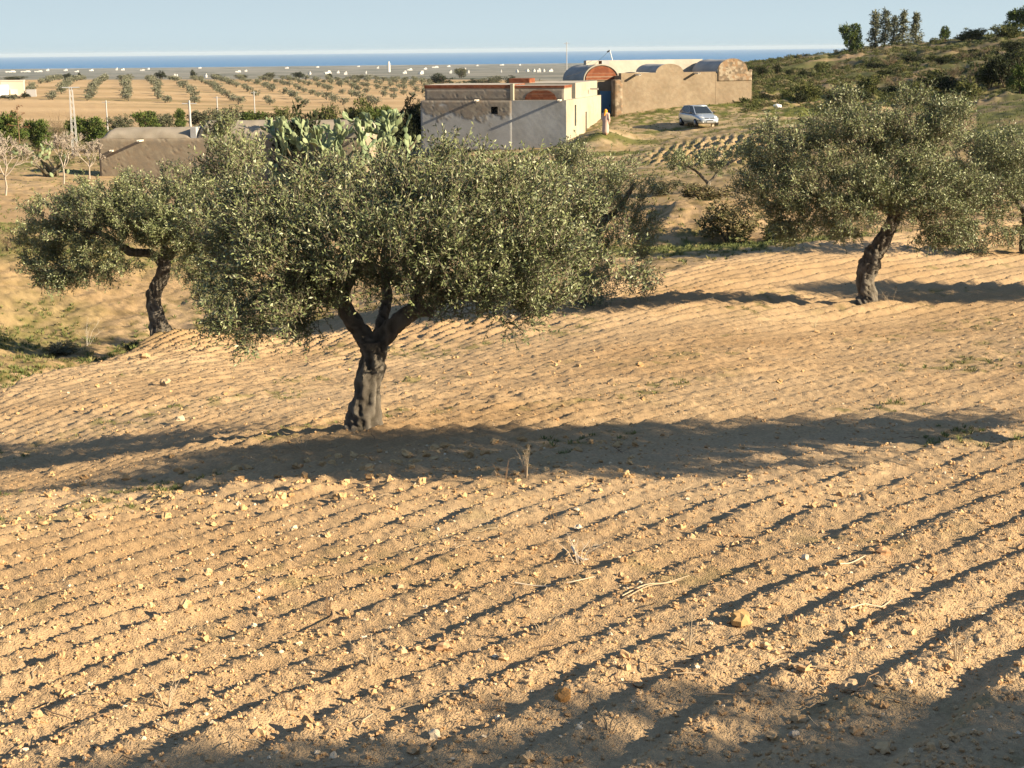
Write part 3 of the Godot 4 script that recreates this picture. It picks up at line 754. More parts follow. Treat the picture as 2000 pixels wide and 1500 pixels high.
# ------------------------------------------------------------------ buildings
# a wall face with an uneven surface: o lower left corner seen from outside, ux along, uy up
const STONE := [Color(0.30, 0.235, 0.165), Color(0.22, 0.165, 0.115), Color(0.36, 0.30, 0.22), Color(0.17, 0.135, 0.10), Color(0.28, 0.19, 0.12)]
func panel(b: Buf, o: Vector3, ux: Vector3, uy: Vector3, w: float, h: float, step: float, kind: String, top = null, hole := Rect2()) -> void:
	var nx := maxi(2, int(w / step))
	var ny := maxi(2, int(h / step))
	var nn := ux.cross(uy).normalized()
	var k0 := b.v.size()
	for r in ny + 1:
		for q in nx + 1:
			var fx := w * q / nx
			var fy := h * r / ny
			if top != null: fy = minf(fy, top.call(fx))
			var p := o + ux * fx + uy * fy
			var cell: float = nz.cell.get_noise_3d(p.x, p.y * 1.3, p.z)
			var edge: float = nz.edge.get_noise_3d(p.x, p.y * 1.3, p.z)
			var soft: float = nz.wall.get_noise_3d(p.x, p.y, p.z)
			var fine: float = nz.wall.get_noise_3d(p.x * 6.0, p.y * 6.0, p.z * 6.0)
			var stone: Color = STONE[int(absf(cell) * 997.0) % 5]
			stone = stone.lerp(Color(0.26, 0.215, 0.16), smoothstep(-0.35, -0.05, edge) * 0.7)
			var col := stone
			var out := 0.05 * smoothstep(-0.05, -0.6, edge)
			match kind:
				"cement":
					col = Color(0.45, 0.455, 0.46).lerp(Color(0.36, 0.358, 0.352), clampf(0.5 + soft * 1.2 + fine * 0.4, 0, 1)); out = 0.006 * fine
				"part":
					# render that has fallen away in the upper part and shows the rubble behind it
					var f: float = smoothstep(-0.12, 0.12, soft * 0.9 + fine * 0.3 + (fy / h - 0.74) * 2.6)
					var cem := Color(0.45, 0.455, 0.46).lerp(Color(0.36, 0.358, 0.352), clampf(0.5 + soft + fine * 0.4, 0, 1))
					col = cem.lerp(stone.lerp(Color(0.29, 0.275, 0.255), 0.5), f); out = lerpf(0.03, out, f)
				"barn":
					col = stone.lerp(Color(0.36, 0.305, 0.23), 0.65)
				"grey":
					col = stone.lerp(Color(0.27, 0.255, 0.235), 0.6)
				"lime":
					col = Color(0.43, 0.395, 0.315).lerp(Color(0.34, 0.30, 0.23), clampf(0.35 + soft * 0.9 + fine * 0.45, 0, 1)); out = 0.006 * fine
				"mud":
					col = Color(0.32, 0.255, 0.18).lerp(Color(0.25, 0.197, 0.137), clampf(0.5 + soft + fine * 0.6, 0, 1)).lerp(stone, 0.18); out = 0.012 * fine
				"white":
					col = Color(0.52, 0.475, 0.41).lerp(Color(0.40, 0.36, 0.30), clampf(0.4 + soft + fine * 0.5, 0, 1)); out = 0.004 * fine
				"brick":
					var line: float = absf(fposmod(fy * 12.0, 1.0) - 0.5) * 2.0
					col = Color(0.25, 0.095, 0.052).lerp(Color(0.18, 0.065, 0.038), clampf(0.5 + cell + fine * 0.5, 0, 1)).lerp(Color(0.34, 0.27, 0.2), smoothstep(0.8, 0.98, line)); out = 0.008 * (1.0 - smoothstep(0.75, 0.95, line))
				"earth":
					col = Color(0.33, 0.265, 0.185).lerp(Color(0.26, 0.205, 0.135), clampf(0.5 + soft + fine * 0.6, 0, 1)); out = 0.02 * fine
			if q == 0 or q == nx or r == 0 or (r == ny): out = 0.0
			b.v.append(p + nn * out); b.n.append(nn); b.c.append(col)
	for r in ny:
		for q in nx:
			var cx := w * (q + 0.5) / nx
			var cy := h * (r + 0.5) / ny
			if hole.has_point(Vector2(cx, cy)): continue
			var a := k0 + r * (nx + 1) + q
			b.i.append_array([a, a + nx + 1, a + 1, a + 1, a + nx + 1, a + nx + 2])
	# normals of the uneven face
	b.smooth(k0)
# the four outer faces and the top of a block; base corner o, along ux (w), into the depth uz (dep), height h
func block(b: Buf, o: Vector3, ux: Vector3, uz: Vector3, w: float, dep: float, h: float, kinds: Array, step := 0.12, hole := Rect2()) -> void:
	panel(b, o, ux, Vector3.UP, w, h, step, kinds[0], null, hole)
	panel(b, o + ux * w, uz, Vector3.UP, dep, h, step, kinds[1])
	panel(b, o + ux * w + uz * dep, -ux, Vector3.UP, w, h, step * 2.0, kinds[0])
	panel(b, o + uz * dep, -uz, Vector3.UP, dep, h, step * 2.0, kinds[1])
	panel(b, o + Vector3(0, h, 0), ux, uz, w, dep, step * 2.0, kinds[2] if kinds.size() > 2 else kinds[0])
# barrel vault: springing line from o along uz, span w along ux
func vault(b: Buf, o: Vector3, ux: Vector3, uz: Vector3, w: float, rise: float, dep: float, kind_tone: Color, tone2: Color) -> void:
	var seg := 18
	var nl := maxi(4, int(dep / 0.25))
	var k0 := b.v.size()
	for q in nl + 1:
		for s in seg + 1:
			var a := PI * s / seg
			var p := o + ux * (w * 0.5 - cos(a) * w * 0.5) + Vector3(0, sin(a) * rise, 0) + uz * (dep * q / nl)
			var f: float = nz.wall.get_noise_3d(p.x * 2.0, p.y * 2.0, p.z * 2.0)
			p.y += f * 0.03
			b.v.append(p); b.n.append(Vector3.UP); b.c.append(kind_tone.lerp(tone2, clampf(0.5 + f * 1.3, 0, 1)))
	for q in nl:
		for s in seg:
			var a := k0 + q * (seg + 1) + s
			b.i.append_array([a, a + seg + 1, a + 1, a + 1, a + seg + 1, a + seg + 2])
	b.smooth(k0)
func spout(parent: Node, p: Vector3, out: Vector3, length := 0.55) -> void:
	var b := Buf.new()
	var side := out.cross(Vector3.UP)
	var bs := Basis(side, Vector3.UP, -out)
	b.box(p + out * length * 0.4 + Vector3(0, -0.05, 0), Vector3(0.16, 0.03, length * 1.2), bs)
	b.box(p + out * length * 0.4 + side * 0.075, Vector3(0.03, 0.1, length * 1.2), bs)
	b.box(p + out * length * 0.4 - side * 0.075, Vector3(0.03, 0.1, length * 1.2), bs)
	part(b, "water_spout", M.spout, parent)

func buildings() -> void:
	# ---- the farmhouse: grey shaded front towards us, pale sunlit side
	var c0 := at(1106, 290, 105.0)
	c0.y = minf(c0.y, ground(c0.x, 105.0)) - 0.15
	var yaw := deg_to_rad(15.0)
	var dir_front := Vector3(cos(yaw), 0, sin(yaw))          # from left end to right corner
	var dir_side := Vector3(sin(yaw), 0, -cos(yaw))          # away along the right side
	var wlen := 10.3
	var slen := 11.6
	var o := c0 - dir_front * wlen
	var top1 := at(1106, 196, 105.0).y - c0.y
	var t := thing("farmhouse", "grey rendered farmhouse with red brick coping and one pale sunlit side", "house", c0)
	var L := func(p: Vector3) -> Vector3: return p - c0
	var b := Buf.new()
	var wx := 5.05
	var wy := at(960, 224, 106.0).y - c0.y
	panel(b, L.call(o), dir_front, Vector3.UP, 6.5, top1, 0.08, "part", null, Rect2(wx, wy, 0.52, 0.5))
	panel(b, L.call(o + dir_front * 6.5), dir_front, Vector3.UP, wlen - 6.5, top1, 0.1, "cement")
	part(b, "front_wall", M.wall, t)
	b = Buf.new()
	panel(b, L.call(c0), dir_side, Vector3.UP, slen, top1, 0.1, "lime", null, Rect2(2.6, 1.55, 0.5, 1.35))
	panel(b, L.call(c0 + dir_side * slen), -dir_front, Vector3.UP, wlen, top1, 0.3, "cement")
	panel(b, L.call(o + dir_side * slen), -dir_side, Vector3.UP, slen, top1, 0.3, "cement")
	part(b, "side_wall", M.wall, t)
	# window openings: reveals and the dark room behind
	b = Buf.new()
	var n_front := Vector3(-sin(yaw), 0, cos(yaw))
	var q := o + dir_front * wx + Vector3(0, wy, 0)
	_reveal(b, L.call(q), dir_front, -n_front, 0.52, 0.5, 0.45)
	part(b, "window", M.dark, t)
	b = Buf.new()
	q = c0 + dir_side * 2.6 + Vector3(0, 1.55, 0)
	_reveal(b, L.call(q), dir_side, -dir_front, 0.5, 1.35, 0.22)
	var wn := part(b, "window", M.reveal, t)
	b = Buf.new()
	b.box(L.call(q + dir_side * 0.25 - dir_front * 0.16 + Vector3(0, 0.67, 0)), Vector3(0.44, 1.3, 0.04), Basis(dir_side, Vector3.UP, dir_front))
	part(b, "shutter", M.blue_grey, wn)
	# upper storey set back a hand's breadth; the left block stands forward of the right one
	var up_h := at(1100, 173, 105.0).y - at(1100, 196, 105.0).y
	var o2 := o + dir_front * 0.3 + dir_side * 0.12 + Vector3(0, top1, 0)
	b = Buf.new()
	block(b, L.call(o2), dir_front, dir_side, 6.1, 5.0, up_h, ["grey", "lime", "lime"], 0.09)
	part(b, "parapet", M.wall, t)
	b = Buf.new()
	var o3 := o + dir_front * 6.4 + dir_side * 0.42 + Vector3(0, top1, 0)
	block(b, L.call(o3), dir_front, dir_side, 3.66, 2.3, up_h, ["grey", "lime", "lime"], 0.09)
	part(b, "parapet", M.wall, t)
	b = Buf.new()
	panel(b, L.call(o3 + dir_front * 0.95 - dir_side * 0.07 + Vector3(0, 0.01, 0)), dir_front, Vector3.UP, 2.2, 0.72, 0.05, "brick", func(x: float) -> float: return 0.72 * sqrt(maxf(0.02, 1.0 - pow((x - 1.1) / 1.12, 2.0))))
	part(b, "brick_infill", M.wall, t)
	b = Buf.new()
	block(b, L.call(o2 - dir_side * 0.03 - dir_front * 0.03 + Vector3(0, up_h + 0.003, 0)), dir_front, dir_side, 6.16, 5.1, 0.27, ["brick", "brick", "white"], 0.06)
	block(b, L.call(o3 - dir_side * 0.03 + dir_front * 0.02 + Vector3(0, up_h + 0.003, 0)), dir_front, dir_side, 3.68, 2.3, 0.2, ["brick", "brick", "white"], 0.06)
	part(b, "brick_coping", M.wall, t)
	b = Buf.new()
	var o4 := c0 + dir_side * 4.0 - dir_front * 4.2 + Vector3(0, top1, 0)
	block(b, L.call(o4 + Vector3(0, 0.002, 0)), dir_front, dir_side, 3.95, 7.4, up_h + 0.28, ["lime", "lime", "white"], 0.12)
	part(b, "upper_room", M.wall, t)
	b = Buf.new()
	block(b, L.call(o4 + dir_side * 0.2 - dir_front * 0.9 + Vector3(0, up_h + 0.05, 0)), dir_front, dir_side, 1.5, 1.6, 0.55, ["brick", "brick", "brick"], 0.06)
	part(b, "roof_hatch", M.wall, t)
	b = Buf.new()
	panel(b, L.call(o + Vector3(0, top1 + 0.004, 0)), dir_front, dir_side, wlen, slen, 0.3, "white")
	part(b, "roof", M.wall, t)
	b = Buf.new()
	block(b, L.call(o2 + dir_front * 6.103 - dir_side * 0.08 + Vector3(0, 0.002, 0)), dir_front, dir_side, 0.2, 0.4, up_h + 0.33, ["lime", "lime"], 0.1)
	part(b, "corner_post", M.wall, t)
	spout(t, L.call(o + dir_front * 4.1 + Vector3(0, top1 + 0.02, 0)), n_front)
	spout(t, L.call(o + dir_front * 9.9 + Vector3(0, top1 + 0.02, 0)), n_front)
	spout(t, L.call(c0 + dir_side * 8.2 + Vector3(0, top1 + 0.55, 0)), dir_front, 0.5)
	b = Buf.new()
	b.box(L.call(c0 + dir_side * 6.3 + dir_front * 0.012 + Vector3(0, 1.4, 0)), Vector3(0.22, 1.9, 0.06), Basis(dir_side, Vector3.UP, dir_front))
	part(b, "door", M.dark_wood, t)

	# ---- brick-ended vault house behind, with a blue door
	var yaw2 := deg_to_rad(-20.0)
	var fx := Vector3(cos(yaw2), 0, sin(yaw2))
	var fz := Vector3(sin(yaw2), 0, -cos(yaw2))
	var g0 := at(1140, 215, 117.6)
	g0.y = minf(g0.y, ground(g0.x, 117.6) - 0.1)
	var spring := at(1140, 157, 117.6).y
	var hh := spring - g0.y
	t = thing("vault_house", "low house with a red brick arched gable and a blue door", "house", g0)
	b = Buf.new()
	block(b, Vector3.ZERO, fx, fz, 2.85, 4.2, hh, ["mud", "lime", "cement"], 0.12)
	part(b, "wall", M.wall, t)
	b = Buf.new()
	vault(b, Vector3(0, hh + 0.003, 0), fx, fz, 2.85, 1.1, 4.2, Color(0.40, 0.39, 0.37), Color(0.30, 0.30, 0.29))
	part(b, "vault_roof", M.wall, t)
	b = Buf.new()
	panel(b, Vector3(0.14, hh, 0) - fz * 0.03, fx, Vector3.UP, 2.55, 1.05, 0.06, "brick", func(x: float) -> float: return 1.04 * sqrt(maxf(0.0, 1.0 - pow((x - 1.275) / 1.29, 2.0))))
	part(b, "brick_gable", M.wall, t)
	b = Buf.new()
	var arch := []
	var arr_ := []
	for k in 17:
		var a := PI * k / 16.0
		arch.append(fx * (1.425 - cos(a) * 1.44) + Vector3(0, hh + sin(a) * 1.13, 0) - fz * 0.02)
		arr_.append(0.07)
	b.tube(arch, arr_, 6, Color(0.36, 0.33, 0.285))
	part(b, "arch_rim", M.wall, t)
	b = Buf.new()
	b.box(fx * 1.75 - fz * 0.04 + Vector3(0, 1.25, 0), Vector3(0.9, 2.1, 0.06), Basis(fx, Vector3.UP, -fz))
	var dr := part(b, "door", M.blue_door, t)
	b = Buf.new()
	b.box(fx * 2.1 - fz * 0.09 + Vector3(0, 1.2, 0), Vector3(0.04, 0.16, 0.05), Basis(fx, Vector3.UP, -fz))
	part(b, "handle", M.dark, dr)
	b = Buf.new()
	block(b, fx * 2.3 - fz * 0.35 + Vector3(0, -0.1, 0), fx, fz, 0.5, 0.3, hh - 0.15, ["rubble", "rubble"], 0.08)
	part(b, "door_pillar", M.wall, t)
	b = Buf.new()
	block(b, fx * 2.35 + fz * 2.0 + Vector3(0, hh + 0.45, 0), fx, fz, 0.62, 0.62, 0.95, ["cement", "brick", "cement"], 0.08)
	part(b, "chimney", M.wall, t)

	# ---- tan walled compound with arched gables
	var w0 := at(1213, 219, 117.0)
	w0.y = minf(w0.y, ground(w0.x, 117.0)) - 0.1
	var wtop := at(1213, 143, 117.0).y - w0.y
	var length := 11.0
	t = thing("walled_compound", "long tan walled compound with arched vault gables and a rubble gable end", "house", w0)
	b = Buf.new()
	block(b, Vector3.ZERO, fx, fz, length - 3.1, 0.5, wtop, ["mud", "mud"], 0.09)
	block(b, fx * (length - 3.08), fx, fz, 3.1, 5.0, wtop - 0.12, ["mud", "rubble", "cement"], 0.09)
	part(b, "front_wall", M.wall, t)
	b = Buf.new()
	block(b, fx * -0.55 - fz * 0.12, fx, fz, 0.6, 0.7, wtop - 0.5, ["rubble", "rubble"], 0.08)
	part(b, "wall_end", M.wall, t)
	b = Buf.new()
	var gx := 2.85
	panel(b, fx * gx - fz * 0.006 + Vector3(0, wtop, 0), fx, Vector3.UP, 2.3, 0.66, 0.06, "mud", func(x: float) -> float: return 0.64 * sqrt(maxf(0.0, 1.0 - pow((x - 1.15) / 1.15, 2.0))))
	part(b, "gable", M.wall, t)
	b = Buf.new()
	vault(b, fx * gx + Vector3(0, wtop, 0), fx, fz, 2.3, 0.62, 3.6, Color(0.42, 0.41, 0.39), Color(0.33, 0.33, 0.32))
	part(b, "vault_roof", M.wall, t)
	b = Buf.new()
	panel(b, fx * (length - 2.95) - fz * 0.03 + Vector3(0, wtop - 0.72, 0), fx, Vector3.UP, 2.95, 1.72, 0.05, "rubble", func(x: float) -> float: return maxf(0.62 if x < 2.7 else 0.85, 0.72 + 0.98 * sqrt(maxf(0.0, 1.0 - pow((x - 1.25) / 1.3, 2.0)))))
	part(b, "gable", M.wall, t)
	b = Buf.new()
	vault(b, fx * (length - 3.0) + Vector3(0, wtop - 0.05, 0), fx, fz, 2.6, 0.94, 4.2, Color(0.42, 0.41, 0.39), Color(0.33, 0.33, 0.32))
	part(b, "vault_roof", M.wall, t)
	b = Buf.new()
	block(b, fx * -0.9 + fz * 4.6, fx, fz, 10.0, 0.5, wtop + 0.92, ["white", "white", "white"], 0.15)
	part(b, "back_wall", M.wall, t)
	b = Buf.new()
	block(b, fx * 0.05 + fz * 0.6, fx, fz, length - 3.2, 3.9, wtop - 0.2, ["mud", "mud", "white"], 0.3)
	part(b, "roof", M.wall, t)
	spout(t, fx * 1.2 + Vector3(0, wtop - 0.12, 0), -fz, 0.75)
	spout(t, fx * 6.1 + Vector3(0, wtop - 0.08, 0), -fz, 0.75)

	# ---- low stone barn with earth-covered vault roofs
	var s0 := at(196, 346, 100.0)
	s0.y = minf(s0.y, ground(s0.x, 100.0)) - 0.2
	var sh := at(196, 271, 100.0).y - s0.y
	var yaw3 := deg_to_rad(8.0)
	var bx := Vector3(cos(yaw3), 0, sin(yaw3))
	var bz := Vector3(sin(yaw3), 0, -cos(yaw3))
	t = thing("stone_barn", "low rubble stone barn with long rounded earth roofs", "barn", s0)
	b = Buf.new()
	block(b, Vector3.ZERO, bx, bz, 17.5, 4.2, sh, ["barn", "barn", "earth"], 0.1)
	part(b, "wall", M.wall, t)
	b = Buf.new()
	_long_roof(b, Vector3(0.15, sh, 0) + bz * 0.25, bx, bz, 5.95, 3.7, 0.62)
	part(b, "roof", M.wall, t)
	b = Buf.new()
	_long_roof(b, bx * 6.5 + Vector3(0, sh, 0) + bz * 0.25, bx, bz, 10.8, 3.7, 1.05)
	part(b, "roof", M.wall, t)
	b = Buf.new()
	block(b, bx * 6.1 + Vector3(0, sh + 0.003, 0) + bz * 0.3, bx, bz, 0.38, 3.4, 0.68, ["cement", "cement"], 0.12)
	part(b, "roof_step", M.wall, t)
	b = Buf.new()
	block(b, bx * 16.2 + Vector3(0, sh + 0.006, 0) - bz * 0.06, bx, bz, 1.2, 4.3, 0.85, ["lime", "lime", "lime"], 0.12)
	part(b, "end_gable", M.wall, t)
	spout(t, bx * 3.0 + Vector3(0, sh - 0.1, 0), -bz, 0.8)
	spout(t, bx * 0.95 + Vector3(0, sh - 0.75, 0), -bz, 0.35)
func _reveal(b: Buf, o: Vector3, ux: Vector3, into: Vector3, w: float, h: float, dep: float) -> void:
	var p0 := o; var p1 := o + ux * w
	var up := Vector3(0, h, 0)
	var i := into * dep
	b.quad(p0 + i, p1 + i, p1 + i + up, p0 + i + up)
	b.quad(p0, p1, p1 + i, p0 + i); b.quad(p0 + up + i, p1 + up + i, p1 + up, p0 + up)
	b.quad(p0, p0 + i, p0 + i + up, p0 + up); b.quad(p1 + i, p1, p1 + up, p1 + i + up)
# a rounded roof whose ridge runs along ux
func _long_roof(b: Buf, o: Vector3, ux: Vector3, uz: Vector3, w: float, dep: float, rise: float) -> void:
	var seg := 12
	var nl := int(w / 0.2)
	var k0 := b.v.size()
	for q in nl + 1:
		for s in seg + 1:
			var a := PI * s / seg
			var endf := smoothstep(0.0, 0.35, minf(q, nl - q) * w / nl + 0.06)
			var p := o + ux * (w * q / nl) + uz * (dep * 0.5 - cos(a) * dep * 0.5) + Vector3(0, sin(a) * rise * endf, 0)
			var f: float = nz.wall.get_noise_3d(p.x * 2.0, p.y, p.z * 2.0)
			p.y += f * 0.05
			b.v.append(p); b.n.append(Vector3.UP); b.c.append(Color(0.40, 0.345, 0.27).lerp(Color(0.31, 0.265, 0.20), clampf(0.5 + f * 1.4, 0, 1)))
	for q in nl:
		for s in seg:
			var a := k0 + q * (seg + 1) + s
			b.i.append_array([a, a + 1, a + seg + 1, a + 1, a + seg + 2, a + seg + 1])
	b.smooth(k0)
# ------------------------------------------------------------------ the car, the person
func car() -> void:
	var foot := on_ground(1364, 247, 108.0)
	var t := thing("hatchback_car", "small silver hatchback car parked on the dirt track", "car", foot + Vector3(0, 0.02, 0), deg_to_rad(17.0))
	# stations along the length: z, bottom, top, half width
	var st := [[-1.88, 0.42, 0.78, 0.6], [-1.80, 0.30, 0.92, 0.74], [-1.5, 0.24, 0.96, 0.8], [-0.8, 0.22, 0.95, 0.82], [0.2, 0.22, 0.93, 0.82], [0.85, 0.22, 0.90, 0.82], [1.3, 0.22, 0.82, 0.8], [1.65, 0.24, 0.72, 0.76], [1.84, 0.28, 0.62, 0.66], [1.90, 0.34, 0.54, 0.5]]
	var b := Buf.new()
	var ring := 16
	for s in st:
		for k in ring:
			var a := TAU * (k + 0.5) / ring
			var ca := cos(a); var sa := sin(a)
			var ex := signf(ca) * pow(absf(ca), 0.42)
			var ey := signf(sa) * pow(absf(sa), 0.5)
			b.v.append(Vector3(ex * s[3], lerpf(s[1], s[2], ey * 0.5 + 0.5), s[0])); b.n.append(Vector3.UP); b.c.append(Color.WHITE)
	for q in st.size() - 1:
		for k in ring:
			var a0 := q * ring + k
			var a1 := q * ring + (k + 1) % ring
			b.i.append_array([a0, a0 + ring, a1, a1, a0 + ring, a1 + ring])
	for e in [0, st.size() - 1]:
		var kc := b.v.size()
		b.v.append(Vector3(0, (st[e][1] + st[e][2]) * 0.5, st[e][0])); b.n.append(Vector3.UP); b.c.append(Color.WHITE)
		for k in ring:
			var a0: int = e * ring + k
			var a1: int = e * ring + (k + 1) % ring
			b.i.append_array([kc, a0, a1] if e == 0 else [kc, a1, a0])
	b.smooth()
	part(b, "body", M.silver, t)
	# cabin: belt line, roof line
	var belt := [Vector3(-0.72, 0.93, -1.72), Vector3(-0.74, 0.92, 0.1), Vector3(-0.68, 0.88, 0.98), Vector3(0.68, 0.88, 0.98), Vector3(0.74, 0.92, 0.1), Vector3(0.72, 0.93, -1.72)]
	var roof := [Vector3(-0.52, 1.37, -1.38), Vector3(-0.57, 1.43, -0.35), Vector3(-0.52, 1.39, 0.2), Vector3(0.52, 1.39, 0.2), Vector3(0.57, 1.43, -0.35), Vector3(0.52, 1.37, -1.38)]
	b = Buf.new()
	for k in 6:
		var j := (k + 1) % 6
		b.quad(belt[k], belt[j], roof[j], roof[k])
	b.quad(roof[0], roof[1], roof[4], roof[5]); b.quad(roof[1], roof[2], roof[3], roof[4])
	b.tube([roof[0], roof[1], roof[2], roof[3], roof[4], roof[5], roof[0]], [0.03, 0.03, 0.03, 0.03, 0.03, 0.03, 0.03], 6)
	part(b, "cabin", M.silver, t)
	var pane := func(a: Vector3, bb: Vector3, c: Vector3, d: Vector3, called: String) -> void:
		var nn := (bb - a).cross(d - a).normalized() * 0.012
		var mid := (a + bb + c + d) * 0.25
		var pb := Buf.new()
		var s := 0.1
		var e := [a.lerp(mid, s) + nn, bb.lerp(mid, s) + nn, c.lerp(mid, s) + nn, d.lerp(mid, s) + nn]
		pb.quad(e[0], e[1], e[2], e[3])
		for k in 4: pb.quad(e[(k + 1) % 4], e[k], e[k] - nn, e[(k + 1) % 4] - nn)
		part(pb, called, M.car_glass, t)
	pane.call(belt[2], belt[3], roof[3], roof[2], "windscreen")
	pane.call(belt[5], belt[0], roof[0], roof[5], "rear_window")
	pane.call(belt[0], belt[1], roof[1], roof[0], "side_window"); pane.call(belt[1], belt[2], roof[2], roof[1], "side_window")
	pane.call(belt[4], belt[5], roof[5], roof[4], "side_window"); pane.call(belt[3], belt[4], roof[4], roof[3], "side_window")
	for s in [-1, 1]:
		for z in [1.22, -1.22]:
			var wb := Buf.new()
			var c := Vector3(0.74 * s, 0.29, z)
			wb.tube([c - Vector3(0.1, 0, 0), c + Vector3(-0.08, 0, 0), c + Vector3(0.08, 0, 0), c + Vector3(0.1, 0, 0)], [0.25, 0.29, 0.29, 0.25], 18)
			var w := part(wb, "wheel", M.tyre, t)
			wb = Buf.new()
			wb.tube([c + Vector3(0.08 * s, 0, 0), c + Vector3(0.108 * s, 0, 0), c + Vector3(0.112 * s, 0, 0)], [0.18, 0.18, 0.05], 14)
			part(wb, "rim", M.silver, w)
		b = Buf.new()
		b.tube([Vector3(0.36 * s, 0.635, 1.74), Vector3(0.5 * s, 0.65, 1.70), Vector3(0.64 * s, 0.68, 1.55)], [0.06, 0.085, 0.04], 8)
		part(b, "headlight", M.lamp_glass, t)
		b = Buf.new()
		b.tube([Vector3(0.76 * s, 0.93, 0.62), Vector3(0.86 * s, 0.96, 0.6), Vector3(0.93 * s, 0.96, 0.58)], [0.03, 0.075, 0.05], 8)
		part(b, "mirror", M.tyre, t)
		b = Buf.new()
		b.box(Vector3(0.2 * s, 0.60, 1.842), Vector3(0.28, 0.06, 0.05))
		part(b, "grille", M.tyre, t)
		b = Buf.new()
		b.tube([Vector3(0.5 * s, 0.36, 1.80), Vector3(0.5 * s, 0.36, 1.90)], [0.06, 0.055], 10)
		part(b, "fog_lamp", M.lamp_glass, t)
	b = Buf.new()
	b.tube([Vector3(-0.78, 0.46, 1.5), Vector3(-0.68, 0.46, 1.8), Vector3(0, 0.46, 1.915), Vector3(0.68, 0.46, 1.8), Vector3(0.78, 0.46, 1.5)], [0.035, 0.04, 0.04, 0.04, 0.035], 6)
	part(b, "bumper_strip", M.tyre, t)
	b = Buf.new()
	b.box(Vector3(0, 0.38, 1.925), Vector3(0.46, 0.1, 0.02))
	part(b, "number_plate", M.plate, t)
# smooth joined tapered capsules, meshed as surface nets
func sdf_mesh(bones: Array, lo: Vector3, hi: Vector3, cell: float, blend: float) -> Buf:
	var nx := int((hi.x - lo.x) / cell) + 1
	var ny := int((hi.y - lo.y) / cell) + 1
	var nzz := int((hi.z - lo.z) / cell) + 1
	var val := PackedFloat32Array()
	val.resize(nx * ny * nzz)
	var k := 0
	for z in nzz:
		for y in ny:
			for x in nx:
				var p := lo + Vector3(x, y, z) * cell
				var s := 0.0
				for bo in bones:
					var a: Vector3 = bo[0]
					var ab: Vector3 = bo[1] - a
					var tt := clampf((p - a).dot(ab) / maxf(ab.length_squared(), 1e-6), 0, 1)
					var q: Vector3 = p - a - ab * tt
					var sq: Vector3 = bo[4] if bo.size() > 4 else Vector3.ONE
					var dd := (q / sq).length() - lerpf(bo[2], bo[3], tt)
					s += exp(-dd / blend)
				val[k] = -blend * log(maxf(s, 1e-30))
				k += 1
	var b := Buf.new()
	var idx := {}
	var at_ := func(x: int, y: int, z: int) -> float: return val[(z * ny + y) * nx + x]
	for z in nzz - 1:
		for y in ny - 1:
			for x in nx - 1:
				var sum := Vector3.ZERO
				var cnt := 0
				for e in [[0, 0, 0, 1, 0, 0], [0, 1, 0, 1, 1, 0], [0, 0, 1, 1, 0, 1], [0, 1, 1, 1, 1, 1], [0, 0, 0, 0, 1, 0], [1, 0, 0, 1, 1, 0], [0, 0, 1, 0, 1, 1], [1, 0, 1, 1, 1, 1], [0, 0, 0, 0, 0, 1], [1, 0, 0, 1, 0, 1], [0, 1, 0, 0, 1, 1], [1, 1, 0, 1, 1, 1]]:
					var va: float = at_.call(x + e[0], y + e[1], z + e[2])
					var vb: float = at_.call(x + e[3], y + e[4], z + e[5])
					if (va < 0) != (vb < 0):
						sum += Vector3(e[0], e[1], e[2]).lerp(Vector3(e[3], e[4], e[5]), va / (va - vb)); cnt += 1
				if cnt > 0:
					idx[Vector3i(x, y, z)] = b.v.size()
					b.v.append(lo + (Vector3(x, y, z) + sum / cnt) * cell); b.n.append(Vector3.UP); b.c.append(Color.WHITE)
	for key in idx:
		var g: Vector3i = key
		var v0: float = at_.call(g.x, g.y, g.z)
		for ax in 3:
			var st := Vector3i(1 if ax == 0 else 0, 1 if ax == 1 else 0, 1 if ax == 2 else 0)
			var e := g + st
			var v1: float = at_.call(e.x, e.y, e.z)
			if (v0 < 0) == (v1 < 0): continue
			var s1 := Vector3i(1 if ax == 1 else 0, 1 if ax == 2 else 0, 1 if ax == 0 else 0)
			var s2 := Vector3i(1 if ax == 2 else 0, 1 if ax == 0 else 0, 1 if ax == 1 else 0)
			if not (idx.has(g - s1) and idx.has(g - s2) and idx.has(g - s1 - s2)): continue
			var a: int = idx[g]; var bb: int = idx[g - s1]; var c: int = idx[g - s1 - s2]; var d: int = idx[g - s2]
			if v0 < 0: b.i.append_array([a, bb, c, a, c, d])
			else: b.i.append_array([a, c, bb, a, d, c])
	b.smooth()
	return b
